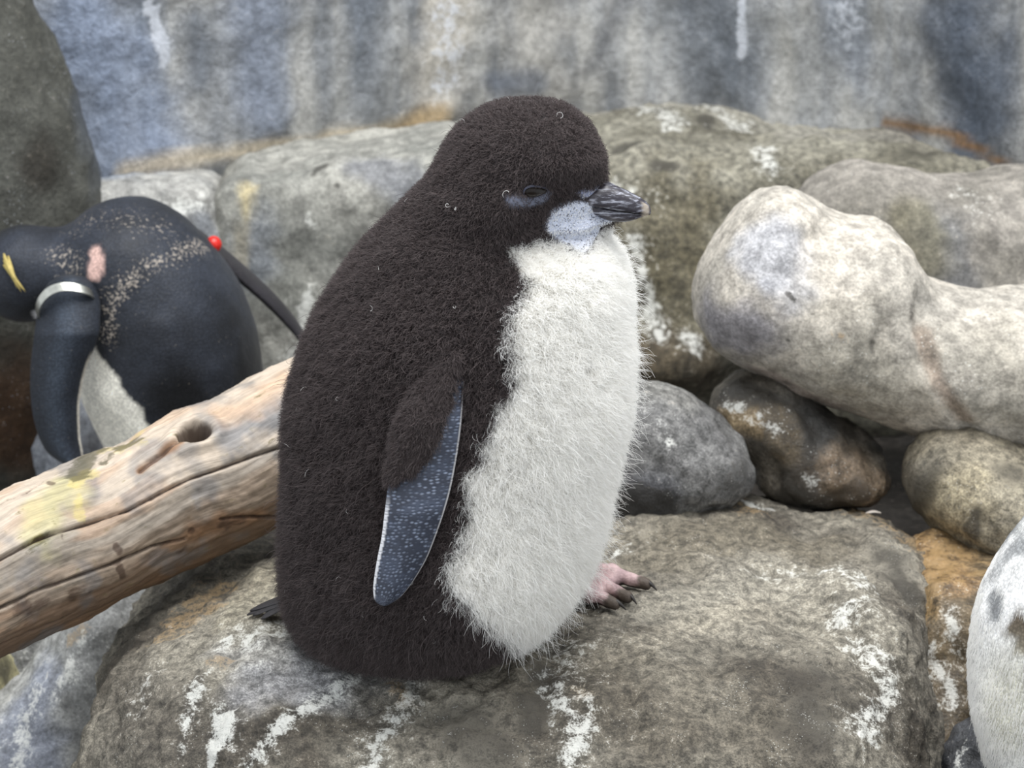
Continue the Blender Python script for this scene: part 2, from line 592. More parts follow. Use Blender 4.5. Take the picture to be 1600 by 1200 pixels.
rock('ledge_stone', [rounded(1180, 440, 1.10, 450, 236, .21, 1, e=7), pe(1010, 460, .95, 250, 170, .1), pe(1000, 560, .86, 130, 60, .06)], .05, .009, lin(104, 100, 86), lin(152, 148, 134),
     'long rough olive grey ledge stone behind the chick\'s beak', 'rock', ((.016, 7), (.005, 30), (.003, 70)), seed=23,
     masks=[(W, [(985, 370), (1000, 420), (1020, 480), (1035, 520)], .010, .95), (W, [(1075, 530), (1090, 555)], .012, .95), (W, [(1000, 180), (1060, 195), (1040, 205)], .02, .8), (W, [(1100, 180), (1150, 190), (1170, 205)], .02, .75),
            (W, [(1190, 240), (1210, 265)], .012, .9), (D_, [(960, 238), (1000, 236)], .012, .8), (D_, [(1020, 258), (1050, 258)], .014, .8), (D_, [(1100, 190), (1110, 200)], .014, .8),
            (W, [(960, 290), (1010, 300)], .02, .45), (D_, [(1420, 245), (1510, 240)], .03, .55)],
     cbands=[(lin(176, 172, 160), [(900, 170), (1000, 168), (1150, 170), (1250, 205)], .05, .6), (lin(92, 84, 62), [(1060, 330), (1050, 430), (1040, 520), (1000, 560)], .07, .7),
             (lin(72, 58, 42), [(1000, 560), (1100, 580)], .05, .6), (lin(170, 116, 50), [(1400, 205), (1500, 228)], .012, .6), (lin(158, 154, 146), [(1250, 220), (1400, 220)], .04, .5)],
     grooves=[([(940, 262), (1050, 250), (1240, 250)], .01, .006)])
rock('boulder', [pe(110, 690, .74, 80, 95, .06)], .02, .007, lin(146, 150, 158), lin(172, 175, 182),
     'small bluish pale boulder behind the black penguin\'s flipper', 'rock_soft', seed=24)
rock('boulder', [pe(1345, 355, .70, 112, 106, .09), pe(1460, 385, .70, 140, 108, .1), pe(1585, 360, .72, 110, 100, .1), pe(1480, 470, .68, 230, 110, .1)], .035, .007, lin(116, 112, 104), lin(156, 150, 142),
     'knobbly grey boulder with humps, lying behind the pale lobed boulder', 'rock_soft', ((.006, 12), (.002, 40)), seed=25,
     cbands=[(lin(94, 98, 104), [(1460, 370), (1480, 420)], .035, .6), (lin(110, 104, 80), [(1430, 350), (1440, 400)], .03, .6)],
     masks=[(W, [(1500, 300), (1540, 330)], .012, .5)])
_, PBv, PBf = rock('boulder', [pe(1212, 395, .42, 92, 103, .085), pe(1180, 465, .41, 96, 92, .085), pe(1335, 448, .42, 104, 106, .09), pe(1300, 520, .42, 186, 104, .1, 20),
                  pe(1490, 570, .42, 170, 118, .105, 10), pe(1650, 575, .42, 170, 124, .11, 3)], .035, .005, lin(162, 157, 148), lin(198, 190, 178),
     'large pale lobed boulder resting on the darker rocks', 'rock_soft', ((.005, 12), (.0015, 45)), seed=26,
     grooves=[([(1432, 470), (1440, 530), (1462, 600), (1495, 650), (1530, 690)], .006, .006), ([(1295, 350), (1260, 375), (1225, 430)], .01, .005), ([(1380, 510), (1370, 545)], .006, .005)],
     masks=[(D_, [(1370, 535), (1366, 550)], .007, .7), (O, [(1310, 525), (1312, 530)], .008, .8, .2), (D_, [(1420, 480), (1422, 500)], .007, .6), (D_, [(1235, 462), (1238, 468)], .003, 1), (D_, [(1228, 530), (1232, 534)], .003, 1)],
     cbands=[(lin(132, 130, 138), [(1110, 500), (1140, 530), (1180, 505)], .035, .75), (lin(176, 178, 186), [(1180, 400), (1210, 380), (1225, 430)], .03, .7), (lin(140, 126, 122), [(1200, 590), (1300, 630)], .02, .6),
             (lin(140, 122, 108), [(1440, 520), (1465, 600), (1510, 660)], .009, .7), (lin(128, 124, 112), [(1560, 560), (1590, 600)], .05, .5), (lin(150, 144, 128), [(1330, 560), (1360, 600)], .05, .4)])
rock('boulder', [pe(1580, 800, .33, 178, 96, .09, 36), pe(1500, 745, .36, 85, 62, .06, 30)], .03, .005, lin(120, 112, 96), lin(152, 144, 126),
     'brown speckled boulder under the right end of the pale lobed boulder', 'rock', ((.005, 14), (.002, 50)), seed=27,
     masks=[(D_, [(1528, 800), (1520, 830)], .010, .9), (D_, [(1580, 740), (1590, 735)], .02, .6), (D_, [(1440, 800), (1450, 760)], .02, .6)],
     cbands=[(lin(96, 92, 84), [(1430, 790), (1450, 740)], .03, .6), (lin(172, 160, 132), [(1500, 780), (1470, 830)], .03, .6)])
rock('boulder', [pe(1175, 640, .40, 62, 55, .05, 20), pe(1245, 690, .40, 110, 72, .065, 35), pe(1320, 735, .40, 74, 52, .055, 10), pe(1250, 740, .39, 60, 44, .05)], .03, .0045, lin(66, 64, 61), lin(122, 114, 102),
     'mottled black and tan boulder wedged beside the smooth grey rock', 'rock_wet', ((.007, 16), (.003, 50)), seed=28,
     masks=[(D_, [(1150, 615), (1180, 625), (1210, 650)], .02, .9), (D_, [(1230, 690), (1260, 720), (1250, 760)], .028, 1.0), (W, [(1150, 640), (1200, 665), (1230, 680)], .008, .65), (W, [(1255, 745), (1285, 760)], .006, .6), (D_, [(1345, 770), (1300, 780)], .02, .7)],
     cbands=[(lin(168, 146, 112), [(1150, 650), (1200, 665), (1230, 690)], .016, .8), (lin(150, 128, 104), [(1310, 740), (1370, 760)], .03, .6)])
rock('boulder', [pe(1005, 690, .345, 104, 100, .06, 18), pe(1096, 722, .34, 84, 50, .055, 22), pe(1000, 752, .335, 78, 46, .05)], .05, .0045, lin(94, 93, 93), lin(130, 129, 127),
     'smooth dark grey rock sitting in front of the mottled boulder', 'rock', ((.004, 14), (.0025, 45)), seed=29,
     masks=[(D_, [(990, 770), (1020, 785), (960, 780)], .022, .9), (D_, [(1140, 740), (1160, 730)], .02, .6), (W, [(1040, 695), (1050, 690)], .007, .8), (W, [(980, 655), (985, 645)], .004, 1)],
     cbands=[(lin(132, 130, 124), [(1020, 600), (1060, 620)], .03, .6), (lin(78, 79, 84), [(1000, 770), (1040, 775)], .02, .7)])

# big boulder the chick sits on
BOULDER = [Ell((.042, .155, -.241), (.340, .330, .235), None, 3.2, 4.2), Ell((.262, .272, -.144), (.150, .135, .133), None, 4, 5), pe(1335, 1040, .12, 80, 130, .1), pe(420, 1150, .0, 190, 150, .10, 0)]
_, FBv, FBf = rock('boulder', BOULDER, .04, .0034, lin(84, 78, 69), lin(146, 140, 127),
     'big flat-topped boulder streaked with white, under the fluffy dark chick', 'rock', ((.008, 8), (.006, 20), (.003, 55), (.0016, 130)), seed=30,
     grooves=[([(872, 1005), (850, 1060), (845, 1130)], .01, .006), ([(1325, 960), (1338, 1000), (1340, 1040)], .004, .006), ([(1360, 890), (1400, 960), (1418, 1040)], .006, .006), ([(380, 1010), (340, 1050), (310, 1150)], .008, .004)],
     masks=[(W, [(345, 1120), (335, 1160), (325, 1200)], .010, 1.15, .5), (W, [(355, 1000), (300, 1090), (280, 1180)], .006, .8), (W, [(400, 1000), (470, 985), (560, 1010), (600, 1030)], .022, .72), (W, [(580, 1040), (520, 1080), (440, 1130), (380, 1200)], .006, .9),
            (W, [(640, 1060), (650, 1090), (590, 1150), (580, 1195)], .012, .72), (W, [(860, 1080), (910, 1140), (890, 1190)], .013, .8), (W, [(880, 1040), (920, 1110)], .02, .55), (W, [(1330, 950), (1310, 970)], .018, .75), (W, [(1345, 1010), (1390, 1080), (1350, 1140)], .016, .7),
            (W, [(1180, 900), (1310, 880), (1350, 910)], .014, .6), (W, [(820, 1010), (890, 1015)], .018, .6), (W, [(945, 860), (980, 850)], .012, .55), (W, [(1355, 890), (1400, 960)], .005, .8), (W, [(1130, 785), (1200, 790)], .005, 1.1, .2), (W, [(240, 1050), (215, 1110)], .012, .5),
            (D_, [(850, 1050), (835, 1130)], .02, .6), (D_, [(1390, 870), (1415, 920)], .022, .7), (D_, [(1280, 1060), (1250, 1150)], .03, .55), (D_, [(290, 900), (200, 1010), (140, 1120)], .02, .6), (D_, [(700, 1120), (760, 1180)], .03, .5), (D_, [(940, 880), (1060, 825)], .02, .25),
            (O, [(330, 920), (270, 990), (310, 950)], .028, .62), (O, [(620, 1070), (640, 1090)], .015, .6), (O, [(330, 1030), (360, 1025)], .01, .6), (O, [(1350, 800), (1450, 880)], .03, .55), (O, [(900, 1080), (910, 1090)], .012, .5), (O, [(1120, 770), (1180, 800)], .02, .5)],
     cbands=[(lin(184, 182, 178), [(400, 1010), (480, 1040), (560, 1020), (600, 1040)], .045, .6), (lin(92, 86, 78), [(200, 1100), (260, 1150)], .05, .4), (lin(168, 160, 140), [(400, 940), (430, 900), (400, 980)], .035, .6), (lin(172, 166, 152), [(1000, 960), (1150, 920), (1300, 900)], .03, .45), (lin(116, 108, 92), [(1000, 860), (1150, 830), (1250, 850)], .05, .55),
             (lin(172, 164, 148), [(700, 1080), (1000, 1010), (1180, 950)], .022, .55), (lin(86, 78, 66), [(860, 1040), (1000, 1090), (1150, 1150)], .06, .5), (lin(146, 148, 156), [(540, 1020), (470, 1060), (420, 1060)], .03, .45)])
FB = bvh(FBv, FBf)

rock('boulder', [rounded(1505, 1070, .24, 130, 205, .11, 8, e=5), pe(1445, 1240, .14, 80, 160, .07)], .05, .005, lin(92, 80, 62), lin(130, 112, 84),
     'rust stained brown rock below the brown speckled boulder', 'rock_wet', ((.008, 12), (.003, 45)), seed=33,
     masks=[(O, [(1440, 850), (1480, 880), (1450, 910)], .045, .75), (W, [(1450, 1010), (1470, 1050), (1490, 1090)], .012, .85), (W, [(1455, 1060), (1445, 1120)], .007, .85), (W, [(1490, 960), (1500, 1020)], .010, .7), (W, [(1465, 980), (1460, 1010)], .008, .6), (O, [(1420, 1130), (1415, 1190)], .02, .6)],
     cbands=[(lin(142, 112, 76), [(1420, 850), (1470, 870), (1490, 910)], .03, .8)])
rock('boulder', [pe(1575, 1215, .09, 135, 112, .06, -15), pe(1640, 1260, .10, 160, 110, .07)], .03, .006, lin(48, 50, 54), lin(82, 84, 88),
     'wet black boulder beneath the white-breasted bird', 'rock_wet', ((.006, 14), (.003, 45)), seed=34, masks=[(W, [(1500, 1150), (1490, 1190)], .006, .7), (W, [(1490, 1110), (1540, 1090)], .005, .6)])
rock('boulder', [pe(150, 1060, .30, 100, 200, .09, 22), pe(40, 1230, .26, 130, 130, .1), pe(250, 960, .33, 70, 70, .06)], .05, .005, lin(132, 132, 130), lin(168, 168, 166),
     'light grey boulder with bluish streaks under the driftwood log', 'rock_soft', ((.008, 10), (.003, 40)), seed=35,
     masks=[(W, [(60, 1080), (30, 1160), (20, 1200)], .012, .7), (W, [(130, 1000), (80, 1080)], .015, .55), (O, [(110, 1000), (140, 975)], .012, .6)],
     cbands=[(lin(142, 148, 164), [(60, 1060), (40, 1130), (50, 1200)], .03, .7)])
rock('boulder', [pe(-45, 1110, .36, 80, 120, .08), pe(-170, 1080, .3, 160, 130, .12)], .03, .007, lin(120, 112, 70), lin(190, 184, 150),
     'mossy yellow green rock beyond the light grey boulder', 'rock', seed=36, masks=[(D_, [(10, 1060), (15, 1040)], .02, .8)])
#PART2
# ------------------------------------------------------------------ driftwood log
def wood_mat():
    t = NT('driftwood')
    uv = t.n('TexCoord').outputs['UV']
    g = t.n('Mapping', {'Vector': uv, 'Scale': (14, 260, 1)}).outputs[0]
    g2 = t.n('Mapping', {'Vector': uv, 'Scale': (40, 900, 1)}).outputs[0]
    b = t.n('Mapping', {'Vector': uv, 'Scale': (60, 130, 1)}).outputs[0]
    col = t.n('Attribute', attribute_name='col').outputs['Color']
    msk = t.n('SeparateColor', {0: t.n('Attribute', attribute_name='mask').outputs['Color']})
    n1, n2, n3 = t.noise(g, 1, 5, .6), t.noise(g2, 1, 3, .6), t.noise(b, 1, 6, .65)
    f = t.math('MULTIPLY', t.ramp(n1, .3, .7, .80, 1.12), t.ramp(n2, .3, .7, .90, 1.08))
    f = t.math('MULTIPLY', f, t.ramp(n3, .3, .7, .86, 1.10))
    f = t.math('MULTIPLY', f, .84)
    c = t.mix(1.0, col, t.grey(f), 'MULTIPLY')
    def edge(ch, amp):
        return t.ramp(t.math('ADD', msk.outputs[ch], t.math('MULTIPLY', t.math('SUBTRACT', n3, .5), amp)), .25, .85)
    c = t.mix(t.math('MULTIPLY', edge(0, 2.6), .6), c, lin(190, 174, 110))
    c = t.mix(t.math('MULTIPLY', edge(1, 3.0), .75), c, lin(62, 60, 36))
    c = t.mix(t.math('MULTIPLY', edge(2, 2.0), .72), c, lin(66, 48, 40))
    h = t.math('ADD', t.math('MULTIPLY', n1, .6), t.math('MULTIPLY', n3, .5))
    bp = t.n('Bump', {'Strength': .35, 'Distance': .003, 'Height': h}).outputs[0]
    t.bsdf(Base_Color=c, Roughness=t.ramp(n3, .3, .7, .5, .7), Normal=bp, Specular_IOR_Level=.3)
    return t.m

def driftwood():
    tx = [-300, 0, 50, 100, 150, 200, 250, 300, 350, 400, 445, 560, 640]
    top = [925, 778, 748, 726, 713, 692, 664, 638, 624, 598, 568, 508, 470]
    bot = [1172, 1030, 1008, 983, 958, 933, 908, 884, 860, 838, 820, 775, 742]
    Yt = [-.04, .08, .10, .12, .137, .155, .173, .19, .207, .225, .24, .28, .31]
    nu, nv = 620, 300
    q = np.linspace(-300, 640, nu)
    T, Bo, Yq = pchip(tx, top, q), pchip(tx, bot, q), pchip(tx, Yt, q)
    ker = np.ones(41) / 41
    sm = lambda a: np.convolve(np.pad(a, 20, mode='reflect', reflect_type='odd'), ker, 'valid')
    ctr = np.array([P(x, y, Y) for x, y, Y in zip(q, sm((T + Bo) / 2), sm(Yq))])
    ang = math.atan2(742 - 1030, 640)
    rad = np.array([(b - a) / 2 * math.cos(ang) / SC(x, (a + b) / 2, Y) for x, a, b, Y in zip(q, T, Bo, Yq)])
    rs = sm(rad)
    tg = np.gradient(ctr, axis=0); tg /= np.linalg.norm(tg, axis=1)[:, None]
    # frame: 'up' roughly towards the picture's top side of the log, 'to' towards the viewer
    to = np.tile(np.array([0, -1.0, 0.05]), (nu, 1)); to -= (to * tg).sum(1)[:, None] * tg; to /= np.linalg.norm(to, axis=1)[:, None]
    up = np.cross(tg, to); up *= np.sign(up[:, 2:3])
    th = np.linspace(0, 2 * np.pi, nv, endpoint=False) + np.pi * .75       # seam at the hidden back
    cs, sn = np.cos(th), np.sin(th)                                       # th = 0 faces the viewer, 90 deg is up
    R = rs[:, None] + (rad - rs)[:, None] * np.clip(sn, 0, 1)[None] ** 2
    pos = ctr[:, None] + R[..., None] * (cs[None, :, None] * to[:, None] + sn[None, :, None] * up[:, None])
    L = np.concatenate([[0], np.cumsum(np.linalg.norm(np.diff(ctr, axis=0), axis=1))])
    U = np.broadcast_to(L[:, None], (nu, nv)); A = np.broadcast_to((th - th[0])[None] * .06, (nu, nv))
    g = np.stack([U, A, np.zeros_like(U)], -1).reshape(-1, 3)
    v = pos.reshape(-1, 3)
    tr = bvh(v)
    nrm = (cs[None, :, None] * to[:, None] + sn[None, :, None] * up[:, None]).reshape(-1, 3)
    d = .0035 * fbm(v, 13, 3, 40) + .0012 * fbm(g, 1, 4, 41, aniso=(18, 120, 1)) + .0008 * fbm(v, 80, 3, 42)
    m = np.zeros_like(v)
    nz = fbm(v, 45, 4, 43)
    def dist(pts):
        return pdist(v, hits(tr, pts))
    # knot hole: a deep well with a swollen rim
    kc = hit(tr, 302, 679)
    dd = v - kc
    al = (dd * tg.repeat(nv, 0)).sum(1); pr = np.sqrt(np.maximum((dd * dd).sum(1) - al ** 2, 0))
    kq = np.sqrt((al / .0145) ** 2 + (pr / .0095) ** 2) + .12 * nz
    d = d - .044 * sstep(1.08, .62, kq) + .0045 * np.exp(-((kq - 1.45) / .5) ** 2)
    m[:, 2] = np.maximum(m[:, 2], 1.4 * sstep(1.12, .88, kq))  # shade inside the hole put into the colour as dark brown
    d = d + .006 * np.exp(-(dist([(110, 722), (140, 716)]) / .022) ** 2) + .005 * np.exp(-(dist([(300, 645), (345, 640)]) / .03) ** 2)
    # splits along the grain
    for pts, w, dep in (([(0, 873), (60, 842), (120, 822), (200, 797), (265, 765), (300, 748), (330, 737), (400, 712), (440, 698)], .0013, .0055),
                        ([(0, 952), (60, 925), (120, 902), (180, 880), (240, 856), (290, 843)], .0012, .005), ([(345, 812), (385, 808), (440, 806)], .0012, .004),
                        ([(218, 735), (250, 712), (278, 694)], .0022, .004), ([(0, 1010), (60, 985), (120, 958)], .0010, .003), ([(0, 790), (40, 768), (65, 752)], .001, .003)):
        e = np.exp(-((dist(pts) + .0005 * nz) / w) ** 2)
        d = d - dep * e
        m[:, 2] = np.maximum(m[:, 2], .95 * e)  # dark wood in the splits, with crevice shade painted in
    v2 = v + nrm * d[:, None]
    # weathered colour: pale above, grey in the middle, tan below, with long drifting edges
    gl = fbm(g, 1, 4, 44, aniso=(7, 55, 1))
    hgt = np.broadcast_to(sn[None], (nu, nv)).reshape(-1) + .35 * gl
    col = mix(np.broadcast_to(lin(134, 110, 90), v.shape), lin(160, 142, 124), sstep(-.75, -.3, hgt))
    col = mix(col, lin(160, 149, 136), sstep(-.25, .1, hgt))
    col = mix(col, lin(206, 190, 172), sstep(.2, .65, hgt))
    col = mix(col, lin(186, 148, 116), .4 * sstep(.25, .5, fbm(g, 1, 3, 45, aniso=(9, 40, 1))))
    col = mix(col, lin(128, 126, 126), .6 * sstep(.05, .5, fbm(v, 20, 4, 46)))
    def tint(c, pts, r, st):
        nonlocal col
        col = mix(col, c, st * sstep(1.3, .2, dist(pts) / r + .6 * fbm(v, 40, 3, 47)))
    tint(lin(126, 128, 132), [(370, 680), (400, 660), (430, 650)], .018, .8)
    tint(lin(120, 118, 118), [(290, 645), (320, 638)], .010, .7)
    tint(lin(204, 168, 136), [(350, 655), (390, 640), (440, 590)], .014, .6)
    tint(lin(150, 108, 72), [(220, 733), (250, 712), (280, 696)], .006, .8)
    tint(lin(120, 118, 122), [(150, 745), (145, 770)], .009, .6)
    tint(lin(204, 196, 138), [(110, 760), (80, 790), (60, 830)], .020, .55)
    tint(lin(150, 112, 80), [(300, 830), (350, 815), (400, 805)], .010, .7)
    for ch, pts, r, st in ((0, [(118, 760), (128, 745), (140, 738)], .010, .95), (0, [(125, 775), (126, 805)], .006, .8), (0, [(60, 840), (50, 848)], .006, .6), (0, [(190, 705), (220, 690)], .010, .6), (0, [(160, 712), (200, 690), (235, 668)], .006, .6),
                          (1, [(118, 742), (135, 722), (150, 714)], .013, 1.0), (1, [(190, 698), (215, 685)], .010, .9), (1, [(160, 722), (172, 712)], .006, .8), (1, [(48, 852), (70, 838)], .007, .55),
                          (2, [(30, 955), (42, 950)], .011, .75), (2, [(62, 944), (70, 942)], .008, .7), (2, [(115, 930), (135, 922)], .009, .6), (2, [(183, 853), (186, 860)], .005, .9), (2, [(185, 888), (190, 900)], .005, .9), (2, [(298, 829), (300, 830)], .004, .9),
                          (2, [(345, 822), (380, 812)], .007, .8), (2, [(96, 836), (98, 840)], .003, .9), (2, [(75, 750), (82, 756)], .004, .8), (2, [(280, 865), (287, 856)], .006, .6)):
        m[:, ch] = np.maximum(m[:, ch], st * sstep(1.3, .2, dist(pts) / r + .5 * nz))
    i, j = np.meshgrid(np.arange(nu - 1), np.arange(nv), indexing='ij')
    j2 = (j + 1) % nv
    f = np.stack([i * nv + j, i * nv + j2, (i + 1) * nv + j2, (i + 1) * nv + j], -1).reshape(-1, 4)
    if ((np.cross(v2[f[5000, 1]] - v2[f[5000, 0]], v2[f[5000, 3]] - v2[f[5000, 0]])) @ nrm[f[5000, 0]]) < 0:
        f = f[:, ::-1]
    # slightly domed broken ends
    fl = [tuple(r) for r in f.tolist()]
    n0 = len(v2)
    v2 = np.concatenate([v2, ctr[:1] - tg[:1] * .006, ctr[-1:] + tg[-1:] * .006])
    for k in range(nv):
        fl.append((n0, (k + 1) % nv, k))
        fl.append((n0 + 1, (nu - 1) * nv + k, (nu - 1) * nv + (k + 1) % nv))
    ext = lambda a: np.concatenate([a, a[:1], a[-1:]])
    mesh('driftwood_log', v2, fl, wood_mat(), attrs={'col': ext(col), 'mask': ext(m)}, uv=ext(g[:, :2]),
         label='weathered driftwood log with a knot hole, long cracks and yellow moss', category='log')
driftwood()

# ------------------------------------------------------------------ feather, skin and beak materials
def hair_mat(name, c, trans, var):
    t = NT(name)
    rnd = t.n('HairInfo').outputs['Random']
    cc = t.mix(1.0, c, t.grey(t.ramp(rnd, 0, 1, 1 - var, 1 + var)), 'MULTIPLY')
    tc = t.mix(1.0, cc, (trans, trans, trans), 'MULTIPLY')
    a = t.n('BsdfDiffuse', {'Color': cc}).outputs[0]
    b = t.n('BsdfTranslucent', {'Color': cc}).outputs[0]
    s = t.n('MixShader', {0: trans, 1: a, 2: b}).outputs[0]
    gl = t.n('BsdfGlossy', {'Color': (.6, .6, .62, 1), 'Roughness': .45}).outputs[0]
    s = t.n('MixShader', {0: .035, 1: s, 2: gl}).outputs[0]
    t.t.links.new(s, t.out.inputs[0])
    return t.m

def skin_mat(name, fine=400, amp=.2, bump=.2, rough=.6, spec=.3, speckle=None, sheen=0.0):
    t = NT(name)
    co = t.n('TexCoord').outputs['Object']
    col = t.n('Attribute', attribute_name='col').outputs['Color']
    n1 = t.noise(co, fine, 5, .65)
    n2 = t.noise(co, fine * .2, 4, .6)
    c = t.mix(1.0, col, t.grey(t.math('MULTIPLY', t.ramp(n1, .3, .7, 1 - amp, 1 + amp), t.ramp(n2, .3, .7, 1 - amp * .6, 1 + amp * .5))), 'MULTIPLY')
    if speckle:
        sc, cs = speckle
        v = t.n('TexVoronoi', {'Vector': co, 'Scale': sc}).outputs['Distance']
        mk = t.n('Attribute', attribute_name='mask').outputs['Fac']
        c = t.mix(t.math('MULTIPLY', t.ramp(v, .18, .36, 1, 0), t.math('MULTIPLY', mk, t.ramp(n2, .40, .56))), c, cs)
    bp = t.n('Bump', {'Strength': bump, 'Distance': .002, 'Height': n1}).outputs[0]
    t.bsdf(Base_Color=c, Roughness=rough, Normal=bp, Specular_IOR_Level=spec, Sheen_Weight=sheen)
    return t.m

def plain(name, c, rough=.5, spec=.5, metal=0.0, bump=0.0, fine=300, var=.15):
    t = NT(name)
    co = t.n('TexCoord').outputs['Object']
    n1 = t.noise(co, fine, 4)
    cc = t.mix(1.0, c, t.grey(t.ramp(n1, .3, .7, 1 - var, 1 + var)), 'MULTIPLY')
    ins = dict(Base_Color=cc, Roughness=rough, Specular_IOR_Level=spec, Metallic=metal)
    if bump:
        ins['Normal'] = t.n('Bump', {'Strength': bump, 'Distance': .001, 'Height': n1}).outputs[0]
    t.bsdf(**ins)
    return t.m

def flipper_mat():
    """scaly chick flipper: rows of tiny pale-edged scales, pale leading line and white saw-toothed trailing edge"""
    t = NT('flipper_scales')
    uv = t.n('TexCoord').outputs['UV']
    sep = t.n('SeparateXYZ', {0: uv})
    u, v = sep.outputs[0], sep.outputs[1]
    mp = t.n('Mapping', {'Vector': uv, 'Scale': (11, 86, 1)}).outputs[0]
    vo = t.n('TexVoronoi', {'Vector': mp, 'Scale': 1.0, 'Randomness': .55}).outputs['Distance']
    wob = t.noise(mp, .35, 3)
    sc = t.ramp(vo, .10, .55, 1, 0)
    c = t.mix(t.math('MULTIPLY', sc, t.ramp(wob, .3, .7, .35, .9)), lin(50, 54, 66), lin(136, 146, 166))
    n2 = t.noise(mp, .12, 4)
    c = t.mix(t.ramp(n2, .45, .65, 0, .5), c, lin(78, 86, 104))
    # u = 0 trailing edge, u = 1 leading edge
    saw = t.math('MULTIPLY', t.math('FRACT', t.math('MULTIPLY', v, 46)), .022)
    tr_ = t.ramp(t.math('SUBTRACT', u, saw), .030, .075, 1, 0)
    vm = t.math('MULTIPLY', t.ramp(v, .50, .60), t.ramp(v, .86, .95, 1, 0))
    c = t.mix(t.math('MULTIPLY', tr_, vm), c, lin(214, 214, 218))
    le = t.ramp(u, .962, .985)
    c = t.mix(t.math('MULTIPLY', le, .8), c, lin(188, 186, 186))
    bp = t.n('Bump', {'Strength': .5, 'Distance': .0015, 'Height': sc}).outputs[0]
    t.bsdf(Base_Color=c, Roughness=.5, Normal=bp, Specular_IOR_Level=.35)
    return t.m

M['dark_down'] = hair_mat('dark_down', lin(88, 79, 78), .30, .5)
M['white_down'] = hair_mat('white_down', lin(253, 252, 249.5), .50, .05)
M['chick_skin'] = skin_mat('chick_skin', 500, .12, .2, .7, .2, speckle=(430, lin(46, 48, 60)))
M['flipper'] = flipper_mat()
M['eye'] = plain('eye', lin(26, 20, 16), .30, .25)
M['eyelid'] = plain('eyelid', lin(72, 74, 88), .6, .3, bump=.5, fine=900)
M['foot'] = skin_mat('foot_skin', 350, .15, .5, .55, .35)
M['claw'] = plain('claw', lin(44, 40, 38), .4, .4, bump=.4, fine=500)
M['tail'] = plain('tail_feather', lin(50, 48, 50), .6, .3, bump=.4, fine=300)

def beak_mat():
    t = NT('beak_horn')
    co = t.n('TexCoord').outputs['Object']
    mp = t.n('Mapping', {'Vector': co, 'Rotation': (0, -.35, 0), 'Scale': (60, 300, 420)}).outputs[0]
    n1 = t.noise(mp, 1, 5, .65)
    n2 = t.noise(co, 160, 5, .7)
    c = t.mix(t.ramp(n1, .46, .66, 0, .8), lin(44, 40, 48), lin(178, 180, 192))
    c = t.mix(t.ramp(n2, .52, .7, 0, .6), c, lin(38, 34, 40))
    tip = t.n('Attribute', attribute_name='tip').outputs['Fac']
    c = t.mix(t.math('MULTIPLY', tip, .8), c, lin(172, 160, 144))
    bp = t.n('Bump', {'Strength': .5, 'Distance': .001, 'Height': n1}).outputs[0]
    t.bsdf(Base_Color=c, Roughness=.33, Normal=bp, Specular_IOR_Level=.5)
    return t.m
M['beak'] = beak_mat()

# ------------------------------------------------------------------ the fluffy chick
CB = np.array([P(655, 990, .0)[0], .0, -.012])
chick = thing('penguin_chick', CB, 'fluffy dark brown penguin chick with white belly sitting on the boulder', 'penguin')

ROWS = [(152, 798, 852, .010), (156, 778, 874, .022), (162, 760, 890, .031), (170, 745, 905, .038), (182, 727, 919, .045), (200, 708, 932, .052), (225, 690, 944, .057), (250, 677, 950, .060), (275, 662, 951, .062), (300, 640, 949, .063),
        (314, 625, 949, .063), (324, 614, 958, .064), (334, 604, 972, .065), (341, 597, 978, .067), (347, 591, 970, .069), (354, 584, 955, .071), (362, 576, 950, .074), (372, 568, 957, .077), (384, 558, 968, .081), (400, 545, 976, .086), (450, 512, 985, .096), (500, 486, 985, .102), (550, 465, 987, .106), (600, 451, 987, .109), (650, 444, 980, .111),
        (700, 441, 968, .112), (750, 440, 957, .112), (800, 439, 946, .112), (850, 438, 932, .111), (900, 439, 910, .108), (930, 442, 886, .103), (960, 452, 858, .094), (985, 476, 826, .080), (1002, 515, 790, .062), (1011, 560, 745, .040)]
RA = np.array(ROWS, float)
c_row = lambda q, k: pchip(RA[:, 0], RA[:, k], q)
WB = np.array([(340, 800), (358, 792), (380, 812), (400, 822), (425, 815), (450, 804), (500, 797), (530, 806), (545, 814), (565, 796), (600, 772), (650, 750), (700, 735), (750, 726), (800, 713), (825, 710), (850, 722), (870, 745), (900, 765), (930, 788), (960, 806), (1010, 806)], float)
HEADY = lambda q: -.012 * sstep(420, 300, q)
PSI = math.radians(16)

def chick_frame(q):
    """world centre, half width and half depth of the body ring shown at photo row q"""
    q = np.atleast_1d(q)
    xl, xr, b = c_row(q, 1), c_row(q, 2), c_row(q, 3)
    Yc = HEADY(q)
    c = np.array([P(x, y, Y) for x, y, Y in zip((xl + xr) / 2, q, Yc)])
    s = np.array([SC(x, y, Y) for x, y, Y in zip((xl + xr) / 2, q, Yc)])
    return c, (xr - xl) / 2 / s, b

